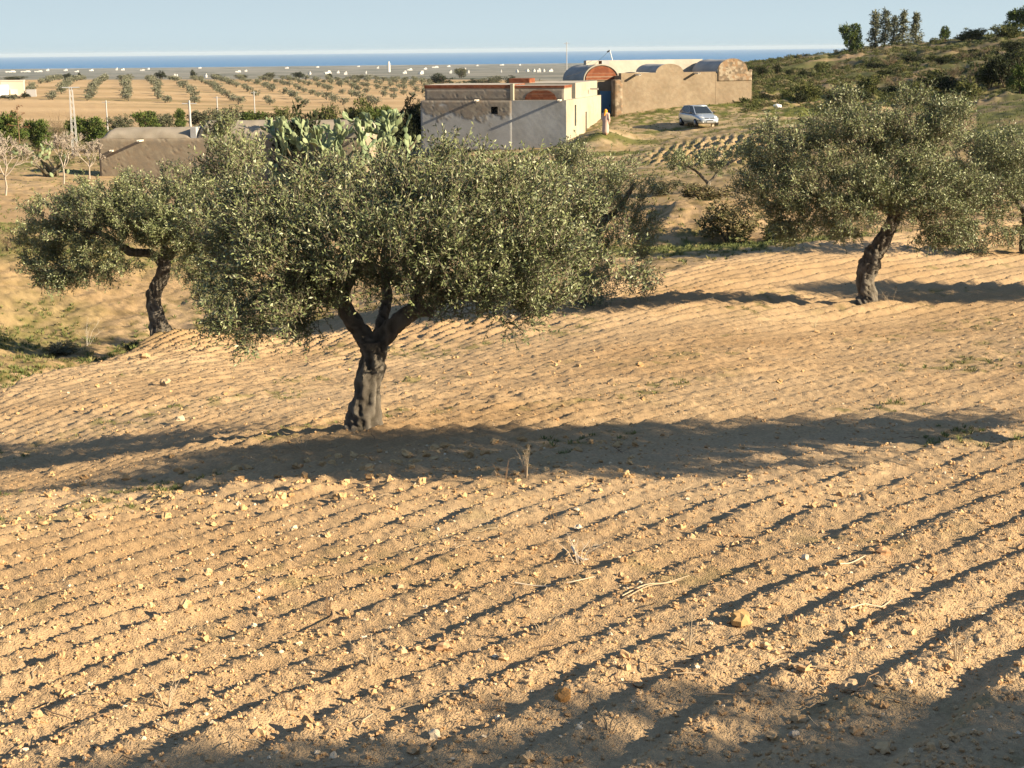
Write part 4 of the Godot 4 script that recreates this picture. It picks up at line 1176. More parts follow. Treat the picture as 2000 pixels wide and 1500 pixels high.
func person() -> void:
	var foot := on_ground(1183, 265, 103.0)
	var t := thing("person", "person in a long pale pink robe and orange headscarf beside the farmhouse", "person", foot, deg_to_rad(150.0))
	var S := 0.97
	var bones := [
		[Vector3(0.09, 0.05, 0.05), Vector3(0.10, 0.45, 0.0), 0.055, 0.085], [Vector3(-0.09, 0.05, -0.12), Vector3(-0.10, 0.45, -0.03), 0.055, 0.085],
		[Vector3(0.10, 0.45, 0.0), Vector3(0.09, 0.88, 0), 0.09, 0.13], [Vector3(-0.10, 0.45, -0.03), Vector3(-0.09, 0.88, 0), 0.09, 0.13],
		[Vector3(0, 0.9, 0), Vector3(0, 1.15, 0), 0.16, 0.135, Vector3(1.1, 1, 0.8)], [Vector3(0, 1.15, 0), Vector3(0, 1.32, 0), 0.15, 0.13, Vector3(1.25, 1, 0.8)],
		[Vector3(-0.17, 1.34, 0), Vector3(0.17, 1.34, 0), 0.065, 0.065], [Vector3(0, 1.36, 0), Vector3(0, 1.46, 0.01), 0.05, 0.05],
		[Vector3(0, 1.51, 0.02), Vector3(0, 1.56, 0.01), 0.085, 0.095], [Vector3(0, 1.52, 0.1), Vector3(0, 1.50, 0.12), 0.014, 0.014],
		[Vector3(0.19, 1.33, 0), Vector3(0.25, 1.06, 0.02), 0.06, 0.048], [Vector3(0.25, 1.06, 0.02), Vector3(0.22, 0.84, 0.12), 0.046, 0.034],
		[Vector3(-0.19, 1.33, 0), Vector3(-0.25, 1.06, -0.03), 0.06, 0.048], [Vector3(-0.25, 1.06, -0.03), Vector3(-0.25, 0.83, 0.03), 0.046, 0.034],
		[Vector3(0.09, 0.04, 0.04), Vector3(0.10, 0.03, 0.18), 0.042, 0.03], [Vector3(-0.09, 0.04, -0.12), Vector3(-0.10, 0.03, 0.02), 0.042, 0.03]]
	for s in [[Vector3(0.22, 0.84, 0.12), 1.0], [Vector3(-0.25, 0.83, 0.03), -1.0]]:
		for f in 4: bones.append([s[0], s[0] + Vector3(0.0, -0.14 + absf(f - 1.5) * 0.012, -0.03 + 0.022 * f), 0.011, 0.009])
		bones.append([s[0], s[0] + Vector3(-0.03 * s[1], -0.07, 0.05), 0.011, 0.009])
	part(sdf_mesh(bones, Vector3(-0.36, -0.02, -0.26), Vector3(0.36, 1.7, 0.3), 0.022, 0.016), "body", M.skin, t)
	bones = [[Vector3(0, 1.34, 0), Vector3(0, 0.95, 0), 0.165, 0.19, Vector3(1.2, 1, 0.85)], [Vector3(0, 0.95, 0), Vector3(0.01, 0.22, -0.02), 0.19, 0.215, Vector3(1.1, 1, 0.95)],
		[Vector3(-0.19, 1.35, 0), Vector3(0.19, 1.35, 0), 0.08, 0.08], [Vector3(0.2, 1.33, 0), Vector3(0.255, 1.06, 0.02), 0.08, 0.075], [Vector3(0.255, 1.06, 0.02), Vector3(0.225, 0.88, 0.1), 0.07, 0.065],
		[Vector3(-0.2, 1.33, 0), Vector3(-0.255, 1.06, -0.03), 0.08, 0.075], [Vector3(-0.255, 1.06, -0.03), Vector3(-0.252, 0.87, 0.015), 0.07, 0.065]]
	part(sdf_mesh(bones, Vector3(-0.4, 0.0, -0.34), Vector3(0.4, 1.56, 0.34), 0.03, 0.02), "robe", M.robe, t)
	bones = [[Vector3(0, 1.55, -0.01), Vector3(0, 1.58, -0.02), 0.118, 0.108], [Vector3(0, 1.5, -0.05), Vector3(0, 1.36, -0.08), 0.09, 0.075], [Vector3(0, 1.46, -0.11), Vector3(0.02, 1.27, -0.17), 0.05, 0.035]]
	part(sdf_mesh(bones, Vector3(-0.2, 1.15, -0.28), Vector3(0.2, 1.76, 0.2), 0.02, 0.015), "headscarf", M.scarf, t)

# ------------------------------------------------------------------ far country
const ORDINAL := ["first", "second", "third", "fourth", "fifth", "sixth", "seventh", "eighth", "ninth", "tenth", "eleventh", "twelfth", "thirteenth", "fourteenth", "fifteenth", "sixteenth", "seventeenth", "eighteenth"]
func far_country() -> void:
	var rng := RandomNumberGenerator.new()
	rng.seed = 4242
	# orchard rows on the far slope
	var om := []
	for k in 4:
		var tb := Buf.new()
		tb.tube([Vector3(0, -0.2, 0), Vector3(0.1, 1.0, 0), Vector3(0, 1.7, 0)], [0.25, 0.18, 0.1], 5, Color(0.09, 0.075, 0.06))
		var b := Buf.new()
		for q in 4: clumps(b, rng, Vector3(rng.randf_range(-1.1, 1.1), rng.randf_range(1.6, 2.6), rng.randf_range(-1.1, 1.1)), Vector3(1.4, 1.1, 1.4), 12, 10, 0.6, 0.45, [Color(0.16, 0.165, 0.11), Color(0.12, 0.13, 0.08), Color(0.19, 0.19, 0.14)], 0.45)
		om.append([tb.mesh(), b.mesh()])
	for r in 17:
		var px := 118.0 + r * 43.5
		var n := 16 if r < 11 else 14
		for k in n:
			var f := (k + rng.randf_range(-0.18, 0.18)) / 15.0
			var d := lerpf(700.0, 425.0, f)
			var x0 := (px - 1000.0) / F * 680.0
			var x := x0 + 66.0 * f + rng.randf_range(-1.0, 1.0)
			if rng.randf() < 0.05: continue
			var q := rng.randi() % 4
			var t := thing("orchard_olive", "grey-green olive, %s from the top in the %s orchard row from the left" % [nth(k + 1), nth(r + 1)], "tree", Vector3(x, ground(x, d) - 0.15, -d), rng.randf() * TAU, "olives in rows on the far slope")
			part(om[q][0], "trunk", M.twig, t)
			part(om[q][1], "crown", M.leaf_far, t).set_meta("kind", "stuff")
			var s := rng.randf_range(0.52, 0.74)
			t.scale = Vector3(s * 1.25, s * rng.randf_range(0.85, 1.05), s * 1.25)
	# trees along the top of the orchard and scattered beyond
	var sky_row := [[315, 157, 720, 26, 16, "dark"], [380, 158, 725, 16, 18, "dark"], [130, 157, 690, 36, 12, "dark"], [155, 155, 690, 10, 14, "dark"], [420, 160, 735, 30, 10, "grey"], [470, 158, 740, 30, 9, "grey"], [530, 156, 740, 40, 12, "grey"], [585, 155, 740, 30, 14, "dark"], [645, 154, 750, 12, 12, "dark"], [700, 155, 750, 30, 8, "grey"], [865, 160, 620, 50, 22, "dark"], [920, 163, 600, 44, 16, "dark"], [960, 162, 620, 50, 18, "grey"], [1010, 160, 620, 50, 20, "dark"], [1060, 160, 560, 40, 16, "pine"], [1085, 162, 520, 40, 20, "dark"], [900, 150, 800, 40, 18, "grey"], [240, 156, 710, 40, 9, "grey"], [30, 150, 800, 60, 8, "grey"]]
	for e in sky_row:
		var p := at(e[0], e[1], e[2])
		p.y = ground(p.x, e[2]) - 0.3
		var s: float = e[2] / F
		plant(e[5], "broad_tree", "%s broad tree, %s from the left on the crest behind the orchard" % ["dark" if e[5] == "dark" else ("green" if e[5] == "pine" else "grey-green"), nth(rank(sky_row, e))], "tree", p, e[4] * s * 1.25, e[3] * s * 0.85, "trees along the orchard crest")
	# white houses on the plain
	var hm := []
	for k in 3:
		var b := Buf.new()
		var w := [9.0, 14.0, 11.0][k] as float
		var wall := Color(0.62, 0.60, 0.56)
		b.box(Vector3(0, 1.9, 0), Vector3(w, 4.2, 8), Basis.IDENTITY, wall)
		b.box(Vector3(0, 4.2, 3.9), Vector3(w + 0.2, 0.5, 0.3), Basis.IDENTITY, wall); b.box(Vector3(0, 4.2, -3.9), Vector3(w + 0.2, 0.5, 0.3), Basis.IDENTITY, wall)
		b.box(Vector3(w * 0.25, 5.4, -1.0), Vector3(w * 0.4, 3.0, 4.5), Basis.IDENTITY, wall)
		b.box(Vector3(-w * 0.25, 1.6, 4.03), Vector3(1.4, 1.5, 0.1), Basis.IDENTITY, Color(0.05, 0.07, 0.1)); b.box(Vector3(w * 0.2, 1.1, 4.03), Vector3(1.2, 2.3, 0.1), Basis.IDENTITY, Color(0.06, 0.1, 0.14))
		b.box(Vector3(w * 0.5 + 0.04, 1.7, -0.5), Vector3(0.1, 1.4, 1.4), Basis.IDENTITY, Color(0.05, 0.07, 0.1))
		hm.append(b.mesh())
	var spots := [[93, 135.5, 4300, 7, 5], [128, 136, 4300, 11, 4], [178, 137, 4100, 12, 4], [228, 134.5, 4300, 6, 6], [240, 136, 4200, 8, 5], [278, 137, 4000, 8, 3], [290, 133, 4500, 5, 4], [340, 148, 1500, 8, 9], [345, 153, 1400, 6, 5], [402, 149, 1500, 5, 8], [205, 145, 1800, 3, 3], [465, 140, 3000, 10, 4], [480, 138, 3200, 8, 4], [390, 130, 4800, 6, 3], [605, 146, 2000, 4, 6], [640, 145, 2100, 12, 8], [660, 142, 2300, 5, 4], [675, 149, 1800, 6, 5], [715, 146, 2000, 4, 5], [738, 132, 3800, 6, 5], [800, 139, 3000, 14, 5], [830, 136, 3300, 10, 4], [790, 147, 1900, 12, 5], [825, 148, 1900, 8, 4], [880, 148, 1900, 6, 6], [850, 133, 3900, 12, 4], [822, 150, 1700, 8, 4], [876, 130, 4300, 6, 3], [908, 138, 3000, 6, 4], [932, 129, 4500, 5, 3], [915, 148, 1900, 3, 4], [979, 147, 2000, 3, 6], [1010, 147, 2000, 3, 5], [1030, 144, 2200, 4, 6], [1043, 145, 2100, 5, 7], [1052, 147, 2000, 9, 9], [1062, 144, 2100, 4, 5], [1075, 146, 2100, 8, 4], [20, 139, 3900, 24, 2.5], [50, 139, 3900, 22, 3], [75, 139, 3900, 14, 3], [150, 139, 3700, 12, 2.5], [92, 152, 1100, 3, 7], [560, 132, 4300, 9, 3], [620, 130, 4600, 7, 3], [700, 129, 4700, 8, 2.5], [980, 127, 4700, 8, 2.5], [1015, 128, 4600, 6, 3]]
	for e in spots:
		var d: float = e[2]
		var p := at(e[0], e[1], d)
		p.y = base_y(p.x, d) - 0.3
		var o := solo(hm[rng.randi() % 3], "white_house", M.paint, "small white flat-roofed house, %s from the left on the coastal plain" % nth(rank(spots, e)), "house", p, "white houses scattered over the coastal plain")
		var s: float = e[3] * d / F / 14.0
		var sy: float = clampf(e[4] * d / F / 8.0, 0.6, 2.2)
		o.rotation.y = rng.randf_range(0.1, 0.5)
		o.scale = Vector3(s, sy, clampf(s, 0.7, 1.6))
	# the slender white tower
	var tp := at(760, 145, 2600)
	tp.y = base_y(tp.x, 2600) - 0.5
	var tw := thing("minaret", "tall slender white tower rising from the coastal plain", "tower", tp)
	var b2 := Buf.new()
	b2.tube([Vector3(0, 0, 0), Vector3(0, 13.5, 0)], [2.2, 2.0], 8, Color(0.8, 0.77, 0.7))
	part(b2, "shaft", M.paint, tw)
	b2 = Buf.new()
	b2.tube([Vector3(0, 13.5, 0), Vector3(0, 14.0, 0)], [2.7, 2.7], 8, Color(0.8, 0.77, 0.7))
	part(b2, "gallery", M.paint, tw)
	b2 = Buf.new()
	b2.tube([Vector3(0, 14, 0), Vector3(0, 16.3, 0), Vector3(0, 17.4, 0), Vector3(0, 18.0, 0)], [1.3, 1.3, 0.9, 0.1], 8, Color(0.8, 0.77, 0.7))
	part(b2, "lantern_top", M.paint, tw)
	# villa on the left edge
	var vp := at(18, 183, 440)
	vp.y = ground(vp.x, 440) - 0.2
	var vl := thing("villa", "white and cream villa at the left edge on the far slope", "house", vp, 0.2)
	b2 = Buf.new()
	b2.box(Vector3(-1.5, 1.7, 0), Vector3(2.6, 3.6, 3), Basis.IDENTITY, Color(0.82, 0.82, 0.8)); part(b2, "white_wing", M.paint, vl)
	b2 = Buf.new()
	b2.box(Vector3(0.9, 2.2, -2.2), Vector3(6.2, 4.6, 3.6), Basis.IDENTITY, Color(0.50, 0.43, 0.35)); part(b2, "main_block", M.paint, vl)
	b2 = Buf.new()
	b2.box(Vector3(0.9, 4.62, -2.2), Vector3(6.5, 0.24, 3.9), Basis.IDENTITY, Color(0.55, 0.48, 0.4)); part(b2, "roof_slab", M.paint, vl)
	b2 = Buf.new()
	b2.box(Vector3(1.3, 1.3, -0.3), Vector3(1.9, 1.8, 0.4), Basis.IDENTITY, Color(0.6, 0.55, 0.48)); part(b2, "porch", M.paint, vl)
	b2 = Buf.new()
	b2.box(Vector3(5.9, 1.0, -1.0), Vector3(2.6, 2.2, 2.0), Basis.IDENTITY, Color(0.34, 0.33, 0.33)); part(b2, "shed", M.paint, vl)
	var hedge := [[8, 186, 20, 9], [24, 187, 22, 9], [46, 185, 22, 12], [30, 168, 14, 10]]
	for e in hedge:
		var p := at(e[0], e[1], 432)
		p.y = ground(p.x, 432) - 0.1
		plant("dark", "villa_hedge", "dark hedge shrub, %s from the left in front of the villa" % nth(rank(hedge, e)), "shrub", p, e[3] * 432 / F, e[2] * 432 / F, "hedge shrubs round the villa")
func nth(k: int) -> String:
	if k <= ORDINAL.size(): return ORDINAL[k - 1]
	return "%d%s" % [k, "th" if (k / 10) % 10 == 1 or k % 10 > 3 or k % 10 == 0 else ["st", "nd", "rd"][k % 10 - 1]]
# how many of the list stand at or left of this one
func rank(list: Array, e: Array, tier := -1) -> int:
	var n := 0
	for o in list:
		if (tier < 0 or tier_of(o) == tier) and (o[0] < e[0] or (o[0] == e[0] and o[1] <= e[1])): n += 1
	return n
func tier_of(e: Array) -> int:
	return clampi(int((216 - e[1]) / 22.0), 0, 5)

# ------------------------------------------------------------------ mid distance planting
func mid_planting() -> void:
	var trees := [
		# px, base py, d, width px, height px, kind, words
		[20, 292, 128, 90, 78, "pine", "bushy green tree at the left edge behind the bare figs"],
		[75, 285, 130, 70, 62, "pine", "bushy green tree left of the lattice pylon"],
		[112, 280, 140, 55, 66, "thorn", "thin brownish tree just left of the lattice pylon"],
		[178, 280, 135, 80, 62, "pine", "rounded green tree right of the lattice pylon"],
		[150, 282, 138, 50, 55, "pine", "green bush directly behind the lattice pylon"],
		[232, 262, 175, 60, 40, "grey", "grey-green bush above the left end of the barn roof"],
		[285, 258, 185, 60, 48, "pine", "green tree above the middle of the barn roof"],
		[318, 252, 200, 50, 40, "grey", "grey bush right of the green tree above the barn roof"],
		[352, 248, 205, 44, 38, "pine", "small green tree beside the pale pole"],
		[400, 246, 215, 60, 36, "grey", "grey bush right of the pale pole"],
		[445, 244, 220, 70, 40, "grey", "grey-green bush beyond the barn's second roof"],
		[500, 246, 200, 60, 36, "pine", "green bush beyond the barn's second roof"],
		[545, 240, 190, 60, 38, "scrub", "olive green bush left of the dark carob tree"],
		[582, 320, 99, 105, 130, "dark", "dark carob tree with rust-tinged top behind the prickly pears"],
		[640, 235, 170, 60, 42, "scrub", "dusky bush right of the dark carob tree"],
		[690, 238, 165, 90, 62, "scrub", "broad olive green tree between carob and farmhouse"],
		[740, 240, 160, 60, 44, "pine", "yellowish green bush left of the dark tree by the farmhouse"],
		[790, 300, 109, 78, 122, "dark", "very dark rounded tree against the farmhouse's left end"],
		[815, 240, 118, 40, 60, "dark", "dark tree top touching the farmhouse wall"],
		[1060, 175, 170, 60, 22, "scrub", "low green bush behind the farmhouse roof"],
		[1100, 172, 160, 40, 18, "scrub", "low bush left of the vaulted brick gable"],
	]
	for e in trees:
		var p := at(e[0], e[1], e[2])
		p.y = ground(p.x, e[2]) - 0.1
		var top := at(e[0], e[1] - e[4], e[2]).y
		plant(e[5], "bushy_tree", e[6], "tree", p, maxf(top - p.y, 0.8), e[3] * e[2] / F * 0.95, "trees in the hollow behind the barn")
	# hillside shrubs and skyline trees on the right
	var hill := [
		[1462, 132, 150, 30, 24, "dark"], [1490, 128, 170, 26, 20, "dark"], [1520, 126, 165, 16, 26, "dark"], [1541, 124, 170, 18, 18, "dark"], [1575, 126, 165, 24, 22, "dark"], [1600, 122, 175, 40, 24, "scrub"], [1630, 118, 180, 36, 22, "thorn"],
		[1583, 200, 122, 46, 48, "scrub"], [1560, 204, 120, 30, 26, "dark"], [1492, 200, 122, 26, 16, "dark"], [1625, 200, 122, 38, 22, "dark"],
		[1668, 200, 122, 50, 36, "dark"], [1703, 188, 126, 44, 44, "scrub"], [1690, 196, 123, 40, 30, "scrub"],
		[1752, 168, 135, 50, 28, "thorn"], [1762, 186, 128, 60, 32, "dark"], [1800, 205, 118, 50, 44, "scrub"], [1812, 178, 130, 60, 46, "scrub"], [1845, 196, 122, 60, 44, "dark"], [1850, 168, 134, 60, 38, "thorn"], [1890, 200, 118, 64, 54, "scrub"], [1905, 170, 132, 60, 40, "thorn"], [1930, 190, 122, 60, 60, "scrub"], [1965, 188, 120, 70, 70, "dark"], [1990, 205, 115, 60, 60, "pine"], [1975, 150, 140, 60, 40, "dark"], [2010, 170, 130, 60, 60, "scrub"],
		[1780, 112, 178, 44, 18, "dark"], [1740, 116, 176, 60, 20, "thorn"], [1710, 118, 178, 44, 14, "dark"], [1820, 118, 172, 40, 14, "scrub"], [1860, 112, 172, 40, 16, "scrub"], [1905, 104, 172, 24, 16, "dark"], [1670, 150, 150, 30, 14, "scrub"], [1720, 142, 152, 40, 16, "scrub"], [1760, 138, 152, 36, 16, "scrub"], [1640, 146, 152, 30, 12, "scrub"], [1600, 150, 148, 36, 14, "thorn"], [1550, 150, 150, 30, 12, "scrub"], [1880, 130, 160, 50, 20, "thorn"], [1930, 122, 162, 50, 22, "thorn"], [1980, 116, 160, 50, 24, "dark"], [1840, 140, 152, 40, 18, "dark"], [1730, 160, 142, 34, 22, "thorn"],
	]
	var kind_word := {"dark": "dark green", "scrub": "olive green", "thorn": "brownish leafless", "pine": "bright green"}
	var n := 0
	for e in hill:
		var p := at(e[0], e[1], e[2])
		p.y = ground(p.x, e[2]) - 0.08
		plant(e[5], "hillside_shrub", "%s shrub, %s from the left in the %s tier up the right hillside" % [kind_word[e[5]], nth(rank(hill, e, tier_of(e))), nth(tier_of(e) + 1)], "shrub", p, e[4] * e[2] / F * 1.1, e[3] * e[2] / F * 1.05, "shrubs on the right-hand hillside")
		n += 1
	var tall := [
		[1661, 92, 222, 40, 56, "pine", "solitary rounded tree at the left end of the skyline group"],
		[1709, 90, 226, 26, 62, "casuarina", "first feathery tall tree of the skyline group from the left"],
		[1728, 90, 222, 24, 66, "casuarina", "second feathery tall tree of the skyline group from the left"],
		[1745, 90, 224, 22, 54, "casuarina", "third and shorter feathery tree of the skyline group"],
		[1762, 90, 220, 24, 64, "casuarina", "fourth feathery tall tree of the skyline group from the left"],
		[1787, 90, 222, 26, 60, "casuarina", "rightmost feathery tall tree of the skyline group"],
		[1820, 90, 214, 22, 18, "scrub", "low bush right of the skyline trees"],
		[1846, 86, 210, 24, 36, "pine", "small upright tree right of the skyline group"],
		[1880, 84, 208, 44, 26, "scrub", "row bush on the skyline over the cut bank, left one"],
		[1912, 82, 206, 40, 30, "scrub", "row bush on the skyline over the cut bank, right one"],
		[1955, 86, 196, 56, 42, "scrub", "big bush on the skyline near the right edge"],
		[1985, 56, 204, 46, 44, "pine", "dark tree at the top right corner"],
		[2008, 56, 204, 46, 50, "pine", "dark tree cut by the right edge on the skyline"],
	]
	for e in tall:
		var p := at(e[0], e[1], e[2])
		p.y = ground(p.x, e[2]) - 0.15
		var top := at(e[0], e[1] - e[4], e[2]).y
		plant(e[5], "skyline_tree", e[6], "tree", p, maxf(top - p.y, 1.0) * (1.08 if e[5] == "casuarina" else 1.0), e[3] * e[2] / F * (3.5 if e[5] == "casuarina" else 1.2), "trees on the right-hand skyline")
	# nearer bushes
	var bushes := [[1425, 492, 52.5, 130, 100, "brown", "tangled brown bush on the spoil heap beside the gully"], [1375, 415, 59, 120, 44, "brown", "low reddish brown thicket behind the spoil heap"], [1510, 480, 52, 80, 60, "scrub", "dark green bush in the gully under the right olive"], [262, 672, 38.6, 60, 34, "scrub", "small dark bush at the foot of the left olive"], [1300, 345, 66, 60, 36, "grey", "small olive bush left of the ploughed patch"], [110, 690, 40.0, 90, 26, "grey", "low grey bush below the left bank"], [15, 480, 51, 60, 50, "thorn", "leafless grey bush on top of the left bank"]]
	for e in bushes:
		var p := at(e[0], e[1], e[2])
		p.y = ground(p.x, e[2]) - 0.05
		plant(e[5], "bush", e[6], "bush", p, e[4] * e[2] / F, e[3] * e[2] / F)
	# low scrub that clothes the hillside and the hollow
	var rng := RandomNumberGenerator.new()
	rng.seed = 515
	var sb := Buf.new()
	clumps(sb, rng, Vector3(0, 0.3, 0), Vector3(0.5, 0.28, 0.5), 16, 9, 0.2, 0.35, [Color.WHITE, Color(0.7, 0.72, 0.7), Color(1.2, 1.15, 1.0)], 0.16)
	var sms := sb.mesh()
	var tf: Array[Transform3D] = []
	var cols: Array[Color] = []
	var tries := 0
	while tf.size() < 8500 and tries < 90000:
		tries += 1
		var d := 112.0 * pow(2.3, rng.randf())
		var u := rng.randf_range(0.15, 0.42) if rng.randf() < 0.75 else rng.randf_range(-0.42, 0.0)
		if u < 0.0: d = 112.0 * pow(2.4, rng.randf())
		var x := u * d
		if nz.hill.get_noise_2d(x * 1.3 + 31.0, d * 2.0) < rng.randf_range(-0.3, 0.35): continue
		var s := rng.randf_range(0.3, 1.0) * rng.randf_range(0.5, 1.0)
		tf.append(Transform3D(Basis(Vector3.UP, rng.randf() * TAU).scaled(Vector3(s * 1.3, s, s * 1.3)), Vector3(x, ground(x, d) - 0.06, -d)))
		cols.append([Color(0.11, 0.125, 0.045), Color(0.075, 0.09, 0.035), Color(0.17, 0.15, 0.08), Color(0.13, 0.14, 0.05)][rng.randi() % 4])
	scatter(sms, "scrub", M.leaf_far, tf, cols, "low scrub and dry tussocks over the right hillside and the hollow", "scrub")
	fig_tree("bare pale fig tree cut by the left edge", on_ground(12, 396, 78.0), 3.3, 5)
	fig_tree("bare fig tree with forked trunk left of the stone barn", on_ground(124, 352, 90.0), 3.2, 9)
	fig_tree("small bare fig tree against the barn's left end", on_ground(175, 348, 96.0), 2.6, 14)
	# prickly pears
	cactus("tall prickly pear clump with dark shaded side right of the barn roof", on_ground(590, 330, 94.0), 200, 3.7, Vector3(1.8, 0, 1.0), 3)
	cactus("pale prickly pear clump in the middle, lowest in front", on_ground(660, 330, 92.0), 180, 3.2, Vector3(1.7, 0, 0.8), 8)
	cactus("prickly pear clump leaning on the farmhouse's left end", on_ground(765, 322, 95.0), 200, 3.7, Vector3(1.8, 0, 0.9), 12)
	cactus("small prickly pear behind the bare fig trees", on_ground(100, 345, 97.0), 70, 2.2, Vector3(1.0, 0, 0.6), 21, 0.62)

func poles() -> void:
	# lattice pylon
	var p := at(147, 300, 125.0)
	p.y = ground(p.x, 125.0)
	var top := at(143, 171, 125.0).y - p.y
	var t := thing("lattice_pylon", "thin pale lattice power pylon at the left", "pylon", p)
	for s in [[-1, -1], [1, -1], [-1, 1], [1, 1]]:
		var b := Buf.new()
		b.tube([Vector3(s[0] * 0.2, -0.1, s[1] * 0.2), Vector3(s[0] * 0.1, top, s[1] * 0.1)], [0.03, 0.025], 5)
		part(b, "leg", M.steel, t)
	for k in 11:
		var y0 := top * k / 11.0
		var y1 := top * (k + 1) / 11.0
		var w0 := lerpf(0.2, 0.1, k / 11.0)
		var b := Buf.new()
		b.tube([Vector3(-w0, y0, w0), Vector3(w0, y1, w0)], [0.014, 0.014], 4); b.tube([Vector3(w0, y0, -w0), Vector3(-w0, y1, -w0)], [0.014, 0.014], 4)
		part(b, "brace", M.steel, t)
	var cb := Buf.new()
	cb.tube([Vector3(-0.7, top, 0), Vector3(0.7, top, 0)], [0.05, 0.05], 5)
	part(cb, "crossarm", M.steel, t)
	for e in [[372, 246, 196, 118.0, "pale concrete pole rising behind the barn roof"], [211, 262, 196, 210.0, "faint grey power pole right of the lattice pylon"], [425, 222, 188, 240.0, "thin grey power pole at the foot of the orchard"], [497, 206, 178, 260.0, "thin grey pole right of the orchard foot pole"], [1107, 172, 82, 300.0, "faint thin mast in front of the sea behind the farmhouse"]]:
		var f := at(e[0], e[1], e[3])
		f.y = minf(f.y, ground(f.x, e[3]))
		var h := at(e[0], e[2], e[3]).y - f.y
		var po := thing("utility_pole", e[4], "pole", f, 0.0, "utility poles")
		var b := Buf.new()
		b.tube([Vector3(0, -0.2, 0), Vector3(0, h, 0)], [0.11, 0.075], 7)
		part(b, "shaft", M.steel, po)
		b = Buf.new()
		b.tube([Vector3(-0.55, h - 0.25, 0), Vector3(0.55, h - 0.25, 0)], [0.04, 0.04], 5)
		part(b, "crossarm", M.steel, po)
	# leaning pole on the vault house roof
	var a := at(1199, 129, 122.0)
	var e2 := at(1191, 98, 122.0)
	var lp := thing("street_lamp", "leaning white pole with a small dark lamp head beside the chimney", "lamp", a)
	var b3 := Buf.new()
	b3.tube([Vector3(0.0, -0.9, 0), Vector3.ZERO, e2 - a], [0.045, 0.04, 0.03], 6)
	part(b3, "shaft", M.white, lp)
	b3 = Buf.new()
	b3.tube([e2 - a, e2 - a + Vector3(-0.12, -0.1, 0.03), e2 - a + Vector3(-0.22, -0.14, 0.05)], [0.03, 0.07, 0.04], 6)
	part(b3, "lamp_head", M.dark, lp)
	# cable from the pole to the farmhouse
	b3 = Buf.new()
	var f0 := e2
	var f1 := at(1107, 150, 112.0)
	var cp := []
	var crad := []
	for k in 13:
		var q := f0.lerp(f1, k / 12.0)
		q.y -= 0.35 * sin(PI * k / 12.0)
		cp.append(q - f0); crad.append(0.012)
	b3.tube(cp, crad, 4)
	solo(b3, "power_cable", M.dark, "thin dark cable from the leaning pole to the farmhouse roof", "cable", f0)
	# agave flower stalk
	var ag := at(37, 262, 118.0)
	ag.y = ground(ag.x, 118.0)
	var ah := at(37, 205, 118.0).y - ag.y
	var at_ := thing("agave", "dead brown agave flower stalk at the left edge", "agave", ag)
	b3 = Buf.new()
	b3.tube([Vector3(0, -0.1, 0), Vector3(0, ah, 0)], [0.05, 0.02], 5, Color(0.2, 0.13, 0.08))
	part(b3, "stalk", M.twig, at_)
	var rng := RandomNumberGenerator.new()
	rng.seed = 6
	for k in 9:
		var y := ah * (0.55 + 0.05 * k)
		var ang := k * 2.4
		var tip := Vector3(cos(ang) * (0.75 - 0.06 * k), y + 0.12, sin(ang) * (0.75 - 0.06 * k))
		b3 = Buf.new()
		b3.tube([Vector3(0, y, 0), tip], [0.018, 0.014], 4, Color(0.2, 0.13, 0.08))
		clumps(b3, rng, tip, Vector3(0.16, 0.05, 0.16), 5, 6, 0.1, 0.4, [Color(0.13, 0.06, 0.03), Color(0.2, 0.1, 0.05)], 0.07)
		part(b3, "flower_tray", M.leaf_far, at_)
	b3 = Buf.new()
	for k in 14:
		var ang := k * 2.4
		leaf(b3, Vector3.ZERO, (Vector3(cos(ang), 0.7, sin(ang))).normalized(), Vector3(-sin(ang), 0, cos(ang)), 1.0, 0.2, Color(0.12, 0.16, 0.11))
	part(b3, "leaf_rosette", M.leaf_far, at_)

